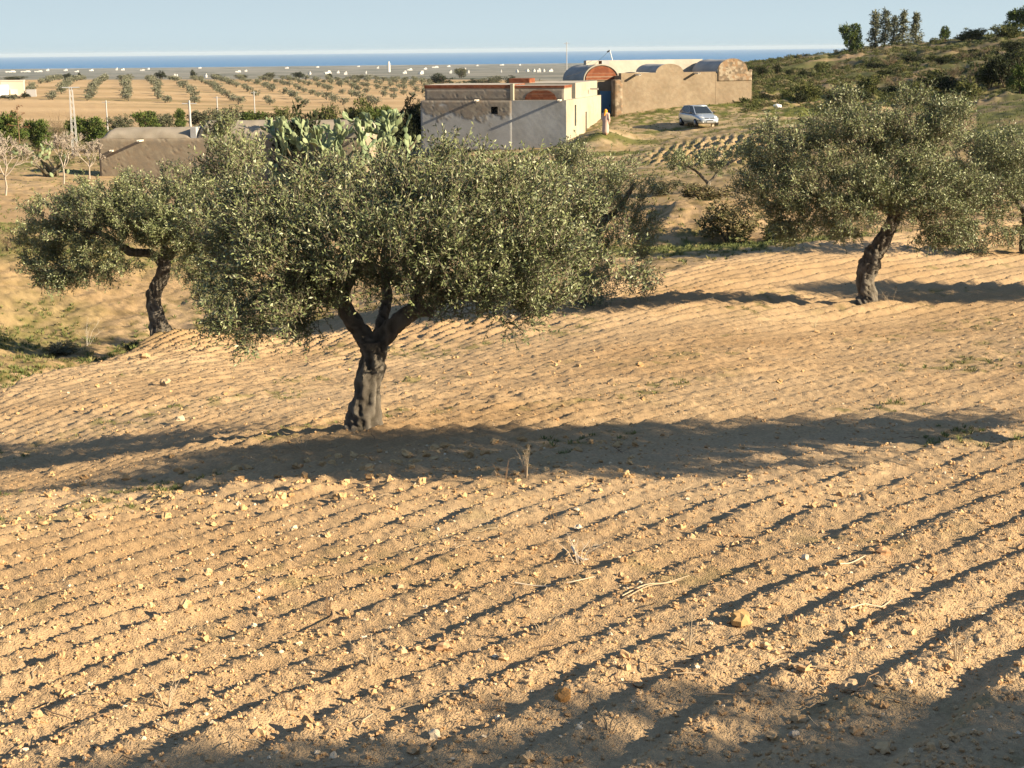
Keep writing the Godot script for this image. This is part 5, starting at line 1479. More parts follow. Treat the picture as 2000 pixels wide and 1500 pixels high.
# ------------------------------------------------------------------ small things on the field
func field_details() -> void:
	var rng := RandomNumberGenerator.new()
	rng.seed = 991
	var sm := [stone_mesh(3), stone_mesh(8, 0.45), stone_mesh(15, 0.3)]
	var big := [
		[1660, 1352, 46, "large pale angular stone at the edge of the foreground shade", Color(0.52, 0.37, 0.22)],
		[1716, 1340, 22, "smaller pale stone right of the large angular one", Color(0.50, 0.36, 0.22)],
		[1445, 1222, 48, "big rounded tan clod in the right foreground", Color(0.45, 0.29, 0.13)],
		[1101, 1370, 36, "rounded orange-brown stone beside the foreground shade", Color(0.42, 0.22, 0.08)],
		[1552, 1444, 26, "grey stone lying in the foreground shade", Color(0.38, 0.33, 0.27)],
		[1724, 1084, 30, "square reddish stone on a furrow at the right", Color(0.50, 0.30, 0.16)],
		[1606, 1128, 20, "narrow pale stone on a furrow in the right middle", Color(0.56, 0.42, 0.26)],
		[1452, 1142, 16, "small bright stone right of the stick bundle", Color(0.60, 0.45, 0.28)],
		[868, 1272, 30, "flat pinkish stone in the left foreground", Color(0.52, 0.33, 0.19)],
		[284, 700, 22, "tan stone on the mound left of the left olive", Color(0.50, 0.33, 0.18)],
		[322, 752, 24, "pale flat stone below the left olive", Color(0.55, 0.40, 0.24)],
		[352, 822, 18, "whitish stone in the middle of the left field", Color(0.62, 0.50, 0.34)],
		[1462, 490, 12, "pale stone at the far edge of the field by the gully", Color(0.60, 0.46, 0.30)],
		[1000, 620, 10, "light stone in the tree shade behind the main olive", Color(0.55, 0.42, 0.28)],
		[780, 1150, 16, "small stone left of the white stick", Color(0.5, 0.36, 0.22)],
		[505, 1205, 16, "small pale stone at the head of a left furrow", Color(0.5, 0.36, 0.22)],
	]
	for e in big:
		var p := hit(e[0], e[1], 5.0, 70.0)
		var s: float = e[2] * -p.z / F
		var m: StandardMaterial3D = M.stone.duplicate()
		m.albedo_color = (e[4] as Color).linear_to_srgb()
		var o := solo(sm[rng.randi() % 3], "field_stone", m, e[3], "stone", p + Vector3(0, s * 0.18, 0), "loose stones on the field")
		o.rotation = Vector3(rng.randf_range(-0.4, 0.4), rng.randf() * TAU, rng.randf_range(-0.4, 0.4))
		o.scale = Vector3(s * 1.1, s * 0.95, s)
	var cs := on_ground(1395, 247, 107.0)
	var o2 := solo(sm[1], "track_stone", M.stone_pale, "whitish stone beside the parked car's front wheel", "stone", cs + Vector3(0, 0.12, 0))
	o2.scale = Vector3(0.4, 0.45, 0.4)
	var ps := on_ground(1518, 214, 116.0)
	var o3 := solo(sm[2], "plastic_sack", M.white, "white plastic sack dumped at the foot of the hill", "sack", ps + Vector3(0, 0.14, 0))
	o3.scale = Vector3(0.6, 0.45, 0.5)
	# clods and pebbles nobody could count
	var cmesh := [stone_mesh(31, 0.5), stone_mesh(37, 0.6)]
	for v in 2:
		var tf: Array[Transform3D] = []
		var cols: Array[Color] = []
		var n := 11500
		while tf.size() < n:
			var d := 5.2 * pow(7.5, pow(rng.randf(), 0.85))
			var u := rng.randf_range(-0.4, 0.4)
			var x := u * d
			if d > field_edge(u): continue
			var q := furrow_phase(x, d)
			if rng.randf() > 0.3 + 0.7 * smoothstep(0.0, 0.24, fposmod(q, 1.0)) * (1.0 - smoothstep(0.24, 1.05, fposmod(q, 1.0))): continue
			var s := 0.009 + 0.013 * pow(rng.randf(), 2.0) + (0.035 * pow(rng.randf(), 3.0) if rng.randf() < 0.1 else 0.0)
			s *= (1.0 + 0.015 * d) * (1.0 - 0.3 * smoothstep(12.0, 20.0, d))
			var bs := Basis.from_euler(Vector3(rng.randf() * TAU, rng.randf() * TAU, rng.randf() * TAU)).scaled(Vector3(s, s * 0.8, s) * 1.25)
			tf.append(Transform3D(bs, Vector3(x, ground(x, d) + s * 0.22, -d)))
			var c := mixc(Color(0.52, 0.36, 0.20), Color(0.40, 0.25, 0.13), rng.randf())
			if rng.randf() < 0.05: c = mixc(Color(0.62, 0.49, 0.33), Color(0.64, 0.54, 0.40), rng.randf())
			cols.append(c)
		if v == 0:
			# the rough patch where the plough turned left of the middle
			for k in 480:
				var d := (13.2 + 3.6 * rng.randf()) if k < 380 else rng.randf_range(17.0, 31.0)
				var x := rng.randf_range(-5.2, 1.5) if k < 380 else d * rng.randf_range(-0.36, 0.36)
				var s := 0.03 + 0.08 * pow(rng.randf(), 2.5)
				tf.append(Transform3D(Basis.from_euler(Vector3(rng.randf() * TAU, rng.randf() * TAU, rng.randf() * TAU)).scaled(Vector3(s, s * 0.8, s) * 1.2), Vector3(x, ground(x, d) + s * 0.15, -d)))
				cols.append(mixc(Color(0.52, 0.36, 0.19), Color(0.40, 0.25, 0.12), rng.randf()))
		scatter(cmesh[v], "soil_clods" if v == 0 else "pebbles", M.clod, tf, cols, "ochre soil clods strewn over the ploughed field" if v == 0 else "small pebbles strewn over the ploughed field", "soil")
	# grass
	var gb := Buf.new()
	for k in 9:
		var a := rng.randf() * TAU
		var dv := (Vector3(cos(a), 0, sin(a)) * rng.randf_range(0.2, 0.9) + Vector3.UP).normalized()
		leaf(gb, Vector3(cos(a), 0, sin(a)) * 0.1, dv, Vector3(-sin(a), 0, cos(a)), rng.randf_range(0.5, 1.0), 0.12, Color.WHITE * rng.randf_range(0.8, 1.1))
	var gm := gb.mesh()
	var tf2: Array[Transform3D] = []
	var cols2: Array[Color] = []
	var tries := 0
	while tf2.size() < 16000 and tries < 400000:
		tries += 1
		var d := 6.0 * pow(22.0, rng.randf())
		var u := rng.randf_range(-0.42, 0.42)
		var x := u * d
		var c := land_color(x, d)
		# grow where the land is green
		var green := c.g - c.r * 0.72
		if green < 0.012 and not (d > 30.0 and d > field_edge(u) and rng.randf() < (0.03 if u < -0.12 and d > field_edge(u) + 7.0 and d < 60.0 else 0.12)): continue
		var s := rng.randf_range(0.04, 0.09) + (0.0 if d < field_edge(u) else rng.randf_range(0.03, 0.16))
		tf2.append(Transform3D(Basis(Vector3.UP, rng.randf() * TAU).scaled(Vector3(s, s, s)), Vector3(x, ground(x, d) - 0.005, -d)))
		cols2.append(mixc(Color(0.11, 0.14, 0.045), Color(0.24, 0.22, 0.09), rng.randf() * (0.5 if green > 0.012 else 1.5)))
	scatter(gm, "grass", M.blade, tf2, cols2, "short green and dry grass on the field edges and track", "grass")
	# straw and twig litter left by the plough
	var lb := Buf.new()
	lb.tube([Vector3(-0.5, 0, 0), Vector3(-0.1, 0.05, 0.08), Vector3(0.25, 0.02, -0.02), Vector3(0.5, 0.06, 0.06)], [0.022, 0.02, 0.018, 0.01], 4)
	tf2 = []; cols2 = []
	for k in 1500:
		var d := 5.4 * pow(4.6, rng.randf())
		var u := rng.randf_range(-0.38, 0.38)
		var x := u * d
		if nz.mid.get_noise_2d(x * 0.6 + 12.0, d * 0.6) < rng.randf_range(-0.1, 0.4): continue
		var s := rng.randf_range(0.05, 0.22)
		tf2.append(Transform3D(Basis.from_euler(Vector3(rng.randf_range(-0.3, 0.3), rng.randf() * TAU, rng.randf_range(-0.5, 0.5))).scaled(Vector3(s, s, s)), Vector3(x, ground(x, d) + 0.012, -d)))
		cols2.append(mixc(Color(0.42, 0.34, 0.23), Color(0.17, 0.11, 0.07), rng.randf()))
	scatter(lb.mesh(), "straw_litter", M.straw, tf2, cols2, "bits of straw and twig littering the ploughed soil", "litter")
	tf2 = []; cols2 = []
	# leafy crop seedlings in rows behind the left end of the field
	for k in 900:
		var u := rng.randf_range(-0.36, -0.24)
		var d := field_edge(u) + 0.9 + 0.45 * (rng.randi() % 12) + rng.randf_range(-0.08, 0.08)
		var x := u * d
		if nz.mid.get_noise_2d(x, d) < 0.0: continue
		var s := rng.randf_range(0.05, 0.13)
		tf2.append(Transform3D(Basis(Vector3.UP, rng.randf() * TAU).scaled(Vector3(s * 1.4, s, s * 1.4)), Vector3(x, ground(x, d) - 0.01, -d)))
		cols2.append(mixc(Color(0.07, 0.11, 0.03), Color(0.12, 0.15, 0.05), rng.randf()))
	scatter(gm, "seedlings", M.blade, tf2, cols2, "green bean seedlings in rows below the left bank", "seedlings")
	# dry weeds and sticks
	var straw := Color(0.40, 0.32, 0.22)
	var brown := Color(0.17, 0.11, 0.07)
	var w := [[592, 880, 0.22, straw, "thin straw-coloured weed left of the main trunk in its shade"], [640, 1205, 0.3, brown, "thin upright dark twig in the left foreground"], [1028, 935, 0.3, straw, "tall straw weed in the shade right of the main trunk"], [985, 950, 0.22, brown, "brown dry weed at the lower edge of the main tree's shade"], [1590, 640, 0.42, Color(0.5, 0.43, 0.28), "pale upright stalk left of the right olive's foot"], [1742, 600, 0.4, straw, "sparse straw tuft right of the right olive's foot"], [725, 1300, 0.16, straw, "pale dry tuft in the left foreground"], [325, 1385, 0.2, straw, "dry weed at the lower left in a furrow"], [565, 1390, 0.12, brown, "tiny dry weed beside the lower left shade"], [1085, 1040, 0.2, brown, "spreading brown weed above the white stick"], [1130, 1100, 0.22, Color(0.5, 0.43, 0.34), "pale brush pile in the middle of the field"], [1060, 1240, 0.2, straw, "straw-coloured matted weed in the middle foreground"], [1345, 1270, 0.16, straw, "matted straw weed right of the middle foreground"], [1545, 1240, 0.14, brown, "dark twiggy weed near the big rounded clod"], [1870, 1290, 0.16, straw, "straw weed near the right edge of the foreground"], [170, 675, 0.7, Color(0.62, 0.57, 0.5), "whitish dead brushwood below the left bank"], [110, 690, 0.45, Color(0.55, 0.5, 0.42), "low pale brushwood left of the whitish brushwood"], [1190, 1430, 0.1, straw, "small pale bent stalk in the foreground shade"]]
	var k2 := 0
	for e in w:
		var p := hit(e[0], e[1], 5.0, 60.0)
		weed(e[4], p, e[2], 100 + k2, e[3], 4 if e[3] == brown else 8, 0.9 if e[2] < 0.25 or e[1] < 700 else 0.3)
		k2 += 1
	for e in [[[1005, 1143], [1060, 1150], [1110, 1143], [1162, 1133], 0.0068, Color(0.50, 0.42, 0.32), "bent whitish stick lying across the furrows"], [[1215, 1168], [1260, 1152], [1300, 1143], [1346, 1132], 0.0050, Color(0.44, 0.35, 0.24), "pale stick of the bundle right of the whitish stick, upper one"], [[1225, 1172], [1265, 1156], [1305, 1148], [1335, 1137], 0.0043, Color(0.38, 0.29, 0.19), "pale stick of the bundle right of the whitish stick, lower one"], [[1118, 1075], [1128, 1092], [1140, 1098], [1150, 1100], 0.012, Color(0.55, 0.49, 0.42), "knobbly grey-white twig on the pale brush pile"], [[1640, 1108], [1660, 1104], [1675, 1098], [1690, 1094], 0.006, Color(0.5, 0.42, 0.3), "short pale twig near the square reddish stone"], [[1660, 1195], [1690, 1190], [1720, 1192], [1740, 1180], 0.006, Color(0.5, 0.42, 0.3), "curved pale twig in the right foreground"], [[640, 1222], [650, 1208], [645, 1195], [640, 1185], 0.006, Color(0.2, 0.14, 0.09), "short dark twig beside the upright dark twig"]]:
		var pts := []
		var org := hit(e[0][0], e[0][1], 5.0, 40.0)
		for q in 4:
			var p := hit(e[q][0], e[q][1], 5.0, 40.0)
			pts.append(p - org + Vector3(0, 0.015, 0))
		var b := Buf.new()
		stick(b, pts, e[4], e[5])
		solo(b, "stick", M.straw, e[6], "stick", org, "dry sticks on the field")
func scatter(m: Mesh, called: String, material: Material, tf: Array[Transform3D], cols: Array[Color], label: String, category: String) -> void:
	var mm := MultiMesh.new()
	mm.transform_format = MultiMesh.TRANSFORM_3D
	mm.use_colors = true
	mm.mesh = m
	mm.instance_count = tf.size()
	for k in tf.size():
		mm.set_instance_transform(k, tf[k]); mm.set_instance_color(k, cols[k])
	var o := MultiMeshInstance3D.new()
	o.name = called; o.multimesh = mm; o.material_override = material
	add_child(o, true)
	tag(o, label, category, "", "stuff")

func _ready() -> void:
	# ---- camera, sky, sun
	cam = Camera3D.new()
	cam.name = "camera"
	cam.fov = rad_to_deg(2.0 * atan(750.0 / F))
	cam.near = 0.1; cam.far = 90000.0
	cam.position = Vector3(0, EYE, 0)
	cam.rotation = Vector3(-PITCH, 0, -ROLL)
	add_child(cam)
	cam.current = true
	var env := Environment.new()
	env.background_mode = Environment.BG_SKY
	var sm := ProceduralSkyMaterial.new()
	sm.sky_top_color = Color(0.42, 0.53, 0.68)
	sm.sky_horizon_color = Color(0.74, 0.81, 0.835)
	sm.sky_curve = 0.16
	sm.ground_horizon_color = Color(0.74, 0.81, 0.835)
	sm.ground_bottom_color = Color(0.40, 0.34, 0.27)
	sm.sun_angle_max = 1.0
	var sky := Sky.new()
	sky.sky_material = sm
	env.sky = sky
	env.background_energy_multiplier = 0.43
	env.tonemap_mode = Environment.TONE_MAPPER_LINEAR
	env.tonemap_exposure = 2.8
	env.fog_enabled = true
	env.fog_density = 0.000035
	env.fog_light_color = Color(0.80, 0.86, 0.92)
	env.sdfgi_enabled = true; env.ssao_enabled = true; env.ssil_enabled = true
	var we := WorldEnvironment.new()
	we.name = "world_environment"; we.environment = env
	add_child(we)
	var sun := DirectionalLight3D.new()
	sun.name = "sun"
	sun.light_energy = 1.6
	sun.light_color = Color(1.0, 0.92, 0.785)
	sun.light_angular_distance = 0.5
	sun.shadow_enabled = true
	add_child(sun)
	var el := deg_to_rad(22.0)
	var az := deg_to_rad(21.0)
	var to_sun := Vector3(cos(az) * cos(el), sin(el), sin(az) * cos(el))
	sun.look_at_from_position(to_sun * 50.0, Vector3.ZERO, Vector3.UP)

	# ---- noise, tables, materials
	nz = {"lo": noise(11, 0.16, 3), "mid": noise(12, 0.9, 3), "clod": noise(13, 6.5, 3), "fine": noise(14, 22.0, 2), "hill": noise(15, 0.06, 4), "far": noise(16, 0.012, 3), "plain": noise(17, 0.0028, 4), "bark": noise(18, 1.0, 3), "wall": noise(19, 0.45, 4)}
	var ce := FastNoiseLite.new()
	ce.noise_type = FastNoiseLite.TYPE_CELLULAR; ce.frequency = 4.2; ce.cellular_return_type = FastNoiseLite.RETURN_CELL_VALUE; ce.fractal_type = FastNoiseLite.FRACTAL_NONE
	nz["cell"] = ce
	var ed := ce.duplicate()
	ed.cellular_return_type = FastNoiseLite.RETURN_DISTANCE2_SUB
	nz["edge"] = ed
	for r in TERRAIN:
		var pr := PackedFloat32Array()
		for q in r: pr.append(q * 1e-5)
		tab.append(pr)
	var g1 := grain(5, 0.02, 0.8, 1.0, 1024)
	var g2 := grain(6, 0.06, 0.0, 1.0, 1024, 4)
	var g3 := grain(7, 0.03, 0.85, 1.0, 512)
	M = {
		"soil": mat(Color.WHITE, 0.97, g1, 0.9, g2, 1.2, 0.15), "land": mat(Color.WHITE, 0.97, g1, 0.23, null, 0, 0.15), "plain": mat(Color.WHITE, 0.98, null, 1, null, 0, 0.1),
		"bark": mat(Color.WHITE, 0.95, g1, 2.5, g2, 3.0, 0.2), "twig": mat(Color.WHITE, 0.9, null, 1, null, 0, 0.2), "leaf": mat(Color.WHITE, 0.5, null, 1, null, 0, 0.5), "leaf_far": mat(Color.WHITE, 0.75, null, 1, null, 0, 0.25),
		"blade": mat(Color.WHITE, 0.7, null, 1, null, 0, 0.25), "straw": mat(Color.WHITE, 0.9, null, 1, null, 0, 0.2), "clod": mat(Color.WHITE, 0.97, null, 1, null, 0, 0.12),
		"stone": mat(Color(0.5, 0.36, 0.22), 0.92, g3, 6.0, null, 0, 0.2), "stone_pale": mat(Color(0.66, 0.56, 0.42), 0.92, g3, 5.0, null, 0, 0.2),
		"wall": mat(Color.WHITE, 0.95, g3, 0.8, null, 0, 0.15), "spout": mat(Color(0.5, 0.46, 0.4), 0.9), "dark": mat(Color(0.03, 0.028, 0.026), 0.9), "reveal": mat(Color(0.22, 0.21, 0.19), 0.9), "blue_grey": mat(Color(0.10, 0.16, 0.18), 0.7), "dark_wood": mat(Color(0.07, 0.06, 0.045), 0.8), "blue_door": mat(Color(0.12, 0.27, 0.44), 0.6, g3, 1.2),
		"paint": mat(Color.WHITE, 0.9), "steel": mat(Color(0.42, 0.42, 0.42), 0.6), "white": mat(Color(0.72, 0.72, 0.7), 0.7),
		"silver": mat(Color(0.42, 0.47, 0.52), 0.32, null, 1, null, 0, 0.5), "car_glass": mat(Color(0.02, 0.025, 0.03), 0.06, null, 1, null, 0, 0.6), "tyre": mat(Color(0.025, 0.025, 0.027), 0.8), "lamp_glass": mat(Color(0.7, 0.7, 0.7), 0.12, null, 1, null, 0, 0.6), "plate": mat(Color(0.3, 0.3, 0.3), 0.5),
		"skin": mat(Color(0.30, 0.17, 0.10), 0.6), "robe": mat(Color(0.52, 0.37, 0.31), 0.9), "scarf": mat(Color(0.75, 0.30, 0.03), 0.85),
		"cactus0": mat(Color(0.19, 0.24, 0.13), 0.6), "cactus1": mat(Color(0.23, 0.27, 0.15), 0.6), "cactus2": mat(Color(0.145, 0.19, 0.10), 0.6),
		"pad0": make_pad(1), "pad1": make_pad(2), "pad2": make_pad(5),
	}
	(M.silver as StandardMaterial3D).metallic = 0.55
	(M.leaf as StandardMaterial3D).backlight = Color(0.12, 0.14, 0.05)
	(M.leaf_far as StandardMaterial3D).backlight = Color(0.15, 0.18, 0.06)
	var sea_m := StandardMaterial3D.new()
	sea_m.albedo_color = Color(0.03, 0.15, 0.33).linear_to_srgb()
	sea_m.roughness = 0.45; sea_m.metallic_specular = 0.12

	# ---- the land and the sea
	var ds := PackedFloat32Array()
	geo(2.6, 5.4, 0.03, ds); geo(5.4, 15.0, 0.0044, ds); geo(15.0, 62.0, 0.0031, ds)
	var o: Node = part(strip(ds, columns(0.40, 460, 26)), "field_ground", M.soil, self)
	tag(o, "ploughed ochre olive grove soil with diagonal furrows", "", "", "structure")
	ds = PackedFloat32Array()
	geo(60.0, 137.0, 0.0045, ds)
	o = part(strip(ds, columns(0.40, 620, 16), 60.0), "track_terrain", M.land, self)
	tag(o, "dirt track, banks and ploughed patch beyond the field", "", "", "structure")
	ds = PackedFloat32Array()
	geo(134.0, 760.0, 0.011, ds)
	o = part(strip(ds, columns(0.40, 300, 16), 134.0), "hillside_terrain", M.land, self)
	tag(o, "hillside and valley beyond the farm", "", "", "structure")
	ds = PackedFloat32Array()
	geo(735.0, 5900.0, 0.022, ds)
	o = part(strip(ds, columns(0.42, 160, 8), 735.0), "coastal_plain", M.plain, self)
	tag(o, "hazy coastal plain below the sea", "", "", "structure")
	var sb := Buf.new()
	for k in 12:
		for q in 8:
			var x0 := lerpf(-24000, 24000, k / 12.0); var x1 := lerpf(-24000, 24000, (k + 1) / 12.0)
			var z0 := lerpf(-5200, -28000, q / 8.0); var z1 := lerpf(-5200, -28000, (q + 1) / 8.0)
			sb.quad(Vector3(x0, EYE - 50, z0), Vector3(x1, EYE - 50, z0), Vector3(x1, EYE - 50, z1), Vector3(x0, EYE - 50, z1))
	o = part(sb, "sea", sea_m, self)
	tag(o, "deep blue sea along the horizon", "", "", "structure")
	# the rest of the grove round and behind the camera, coarse
	var rb := Buf.new()
	var gw := 61
	for r in gw:
		for q in gw:
			var x := lerpf(-70, 70, q / 60.0)
			var d := lerpf(-45, 58, r / 60.0)
			var y := ground(x, d) if d > 2.6 else plane_y(x, d)
			if d > -1.0 and absf(x) < 0.88 * maxf(d, 0.0) + 1.5: y -= 0.7
			rb.v.append(Vector3(x, y, -d)); rb.n.append(Vector3.UP); rb.c.append(land_color(x, clampf(d, 3.0, 20.0)))
	for r in gw - 1:
		for q in gw - 1:
			var a := r * gw + q
			rb.i.append_array([a, a + gw, a + 1, a + 1, a + gw, a + gw + 1])
	rb.smooth()
	o = part(rb, "surrounding_ground", M.soil, self)
	tag(o, "soil of the grove round the viewpoint", "", "", "structure")
	print("land done ", Time.get_ticks_msec())

	# ---- buildings, car, person
	buildings()
	car()
	person()
	print("buildings done ", Time.get_ticks_msec())

	# ---- olive trees
	var main := olive("olive_tree", "big gnarled olive tree with forked trunk in the middle foreground", Vector2(710, 848), 18.75,
		[[709, 850, 96], [712, 825, 76], [717, 790, 62], [720, 760, 62], [724, 730, 60], [731, 700, 62], [729, 672, 76]],
		[[[722, 680, 56], [700, 650, 44], [678, 615, 38], [668, 580, 34], [655, 540, 28], [625, 505, 22], [585, 490, 14]], [[668, 585, 30], [690, 540, 24], [700, 480, 18], [690, 420, 10]], [[738, 680, 56], [770, 645, 42], [798, 622, 42], [824, 608, 44], [850, 611, 40]], [[820, 612, 30], [860, 590, 26], [900, 555, 22, 0.2], [950, 520, 18, 0.3], [1020, 500, 11, 0.3]], [[800, 622, 28], [820, 570, 22, -0.3], [850, 500, 17, -0.5], [860, 430, 10, -0.5]], [[740, 660, 30], [750, 600, 24, -0.5], [740, 520, 18, -0.9], [760, 450, 10, -1.1]], [[650, 540, 20], [590, 550, 17, 0.4], [540, 560, 11, 0.6], [490, 590, 7, 0.7]]],
		[[540, 455, 0.3, 0.95, 0.6, 1.2, 56], [680, 425, 0.0, 1.1, 0.5, 1.5, 58], [860, 400, 0.2, 1.1, 0.55, 1.5, 62], [1010, 430, 0.0, 0.95, 0.6, 1.4, 54], [1060, 510, 0.3, 0.6, 0.6, 1.1, 36], [525, 585, 0.8, 0.65, 0.55, 0.7, 36], [455, 500, -0.3, 0.5, 0.6, 0.9, 26], [1000, 590, 0.2, 0.65, 0.36, 0.8, 28], [1225, 540, 0.0, 0.4, 0.4, 0.6, 5], [1120, 460, 0.0, 0.4, 0.45, 0.8, 9], [760, 480, -0.9, 1.2, 0.5, 0.8, 34], [860, 520, 0.7, 0.7, 0.35, 0.6, 22], [950, 490, 1.0, 0.7, 0.45, 0.6, 24], [720, 470, 1.1, 0.9, 0.4, 0.6, 26], [590, 520, 1.1, 0.6, 0.5, 0.5, 20], [455, 345, -0.2, 0.4, 0.3, 0.5, 10], [960, 560, 0.5, 0.6, 0.3, 0.6, 16], [770, 560, 0.2, 0.8, 0.25, 0.9, 18], [600, 600, 0.2, 0.5, 0.35, 0.7, 18], [640, 560, 0.5, 0.5, 0.3, 0.5, 18], [880, 575, 0.5, 0.6, 0.25, 0.6, 20], [730, 530, 0.5, 0.6, 0.25, 0.5, 14], [1060, 600, 0.0, 0.45, 0.25, 0.6, 12]], 21)
	var right := olive("olive_tree", "olive tree with leaning trunk at the right of the field", Vector2(1692, 608), 35.0,
		[[1690, 612, 60], [1695, 588, 42], [1690, 560, 40], [1697, 530, 48], [1714, 497, 42], [1730, 470, 36], [1745, 440, 32], [1751, 424, 32]],
		[[[1750, 435, 24], [1715, 408, 21], [1670, 400, 18, 0.2], [1610, 395, 14, 0.3], [1560, 385, 8, 0.3]], [[1752, 430, 25], [1768, 400, 21, -0.2], [1795, 365, 16, -0.4], [1830, 348, 9, -0.5]], [[1750, 430, 22], [1735, 380, 18, -0.3], [1710, 320, 12, -0.4]], [[1760, 420, 16], [1800, 410, 13, -0.5], [1850, 420, 8, -0.7]]],
		[[1560, 320, 0.0, 1.15, 0.85, 1.5, 84], [1680, 275, 0.0, 1.2, 0.65, 1.6, 86], [1790, 310, 0.0, 1.1, 0.85, 1.4, 81], [1490, 385, 0.0, 0.65, 0.7, 0.9, 46], [1620, 400, 0.9, 1.2, 0.5, 1.0, 59], [1530, 450, 0.3, 0.5, 0.3, 0.6, 19], [1840, 430, 0.2, 0.8, 0.6, 0.9, 54], [1700, 360, 0.8, 1.0, 0.5, 0.8, 49], [1650, 215, 0.0, 0.3, 0.25, 0.4, 7], [1770, 215, 0.2, 0.35, 0.3, 0.4, 8], [1640, 450, -0.3, 0.8, 0.35, 0.8, 24], [1860, 250, 0.0, 0.6, 0.6, 0.8, 30], [1790, 385, 0.9, 0.9, 0.55, 0.5, 48], [1700, 415, 0.8, 0.8, 0.35, 0.5, 32], [1880, 390, 0.3, 0.5, 0.7, 0.6, 30], [1560, 420, 0.6, 0.8, 0.4, 0.6, 32], [1820, 470, 0.2, 0.7, 0.2, 0.6, 16]], 33, 15, 0.068)
	olive("olive_tree", "olive tree with bent trunk on the left, partly behind the big one", Vector2(315, 662), 38.5,
		[[316, 666, 54], [310, 632, 38], [301, 602, 36], [302, 577, 34], [317, 547, 32], [323, 515, 30]],
		[[[320, 525, 24], [295, 502, 22], [262, 498, 20, 0.2], [235, 480, 18, 0.3], [212, 462, 12, 0.4], [160, 450, 8, 0.4]], [[323, 520, 24], [345, 490, 20], [385, 460, 15], [435, 430, 9]], [[322, 515, 20], [315, 470, 16, -0.3], [300, 410, 10, -0.4]], [[240, 482, 12, 0.3], [248, 450, 9, 0.3], [230, 420, 6, 0.3]]],
		[[120, 455, 0.00, 1.02, 1.02, 1.41, 65], [225, 415, 0.00, 1.28, 0.83, 1.66, 75], [340, 410, 0.00, 1.28, 0.83, 1.66, 68], [430, 430, 0.00, 1.02, 1.02, 1.54, 55], [170, 535, 0.38, 0.96, 0.41, 1.02, 29], [410, 550, 0.00, 0.77, 0.64, 1.02, 34], [290, 440, 0.77, 1.15, 0.64, 0.90, 36], [100, 530, 0.26, 0.64, 0.45, 0.90, 22], [230, 500, 0.64, 0.90, 0.51, 0.77, 26], [400, 490, 0.51, 1.02, 0.64, 0.90, 36], [440, 560, 0.26, 0.77, 0.51, 0.90, 26], [330, 440, 0.90, 0.90, 0.51, 0.64, 24], [425, 275, 0.00, 0.38, 0.58, 0.51, 13], [480, 320, 0.00, 0.51, 0.51, 0.64, 12], [80, 490, 0.00, 0.51, 0.64, 0.77, 18], [350, 470, 0.5, 0.9, 0.6, 0.9, 44], [290, 460, 0.8, 0.8, 0.5, 0.6, 28], [120, 540, 0.3, 0.6, 0.35, 0.7, 20]], 44, 15, 0.078)
	olive("olive_tree", "olive tree half hidden behind the right side of the big one", Vector2(1140, 598), 37.0,
		[[1140, 600, 46], [1143, 565, 32], [1140, 515, 28], [1160, 465, 26], [1180, 430, 24]],
		[[[1178, 438, 18], [1175, 400, 14], [1150, 370, 9]], [[1178, 438, 18], [1215, 400, 14], [1240, 360, 8]]],
		[[1140, 390, 0.0, 1.0, 0.9, 1.2, 53], [1215, 385, 0.0, 0.85, 0.8, 1.0, 48], [1245, 470, 0.0, 0.6, 0.6, 0.8, 29], [1120, 320, 0.0, 0.5, 0.35, 0.5, 17], [1110, 480, 0.0, 0.6, 0.6, 0.8, 24], [1185, 480, 0.8, 0.8, 0.7, 0.6, 34], [1240, 545, 0.3, 0.5, 0.35, 0.6, 16], [1160, 545, 0.6, 0.7, 0.5, 0.6, 26]], 55, 9, 0.072)
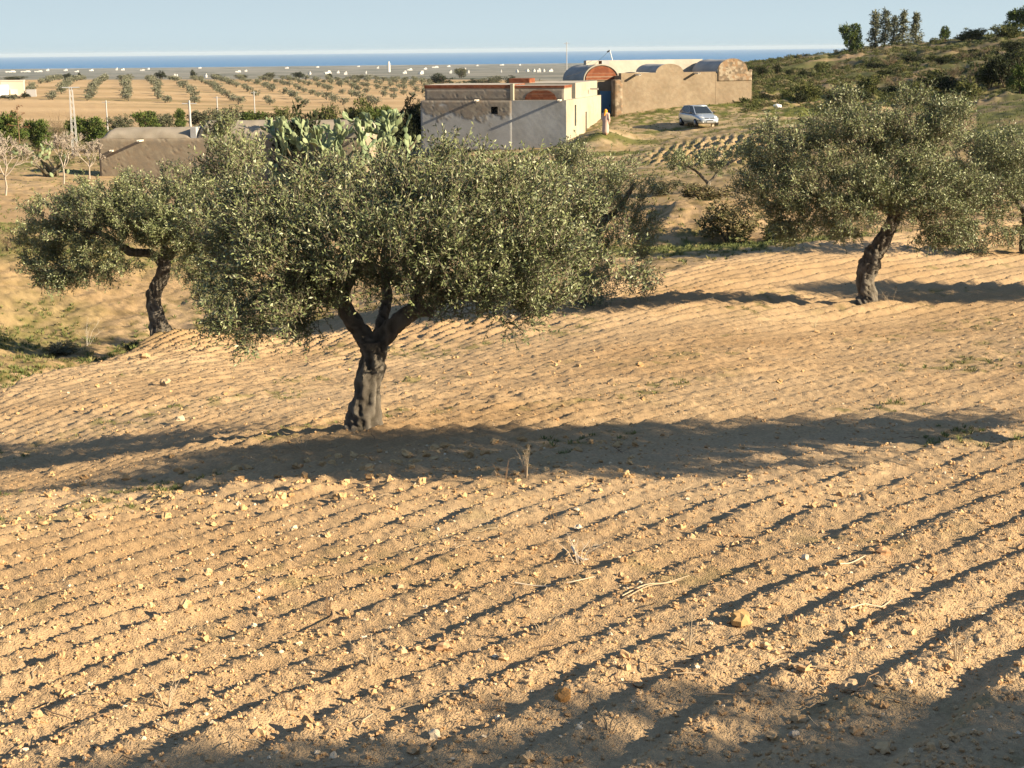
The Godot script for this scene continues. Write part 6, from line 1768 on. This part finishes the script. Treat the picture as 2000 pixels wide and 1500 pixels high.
	olive("olive_tree", "olive tree cut by the right edge behind the leaning one", Vector2(2012, 455), 44.0,
		[[2012, 458, 44], [2008, 430, 30], [2012, 400, 28], [2010, 370, 26]],
		[[[2010, 380, 16], [1980, 340, 12], [1950, 310, 8]], [[2010, 380, 16], [2030, 330, 12], [2040, 290, 8]]],
		[[1955, 320, 0.0, 0.9, 1.0, 1.2, 60], [2020, 290, 0.0, 1.1, 1.0, 1.4, 60], [1925, 260, 0.0, 0.8, 0.6, 0.9, 36], [1975, 400, 0.3, 0.8, 0.6, 0.8, 36], [2060, 380, 0.0, 0.9, 0.8, 1.0, 24], [1880, 300, -0.5, 0.7, 0.8, 0.9, 29], [1920, 345, 0.5, 0.9, 0.9, 0.8, 50], [1960, 255, 0.0, 1.0, 0.5, 0.9, 36], [1900, 420, 0.3, 0.6, 0.5, 0.6, 24]], 66, 9, 0.078)
	olive("olive_tree", "low regrowing olive in front of the ploughed patch by the track", Vector2(1385, 392), 66.0,
		[[1385, 394, 16], [1383, 380, 11], [1385, 368, 9]],
		[[[1385, 375, 8], [1360, 350, 6], [1335, 335, 4]], [[1385, 372, 8], [1410, 345, 6], [1440, 325, 4]]],
		[[1330, 335, 0.0, 0.75, 0.45, 0.8, 26], [1400, 335, 0.0, 0.8, 0.5, 0.8, 28], [1455, 315, 0.0, 0.6, 0.5, 0.7, 20], [1490, 340, 0.0, 0.5, 0.5, 0.6, 14]], 77, 8, 0.1)
	# neighbours in the rows, outside the picture: their shadows lie on the field
	for e in [[8.5, 12.6, 0.3, main, "olive tree outside the view whose shade lies right of the big olive"], [18.5, 33.2, 2.2, main, "olive tree outside the view to the right of the leaning olive"], [9.7, 1.5, 4.0, right, "olive tree outside the view whose shade crosses the foreground corner"]] :
		var nb := copy(e[3], Vector3(e[0], ground(e[0], e[1]) - 0.04 if e[1] > 2.7 else plane_y(e[0], e[1]) - 0.04, -e[1]), e[2], e[4])
		nb.scale = [Vector3(1.0, 1.18, 0.7), Vector3.ONE, Vector3.ONE * 0.76][0 if e[1] == 12.6 else (1 if e[1] > 20.0 else 2)]
	print("olives done ", Time.get_ticks_msec())
	make_kit()
	far_country()
	mid_planting()
	poles()
	field_details()
	print("all done ", Time.get_ticks_msec())
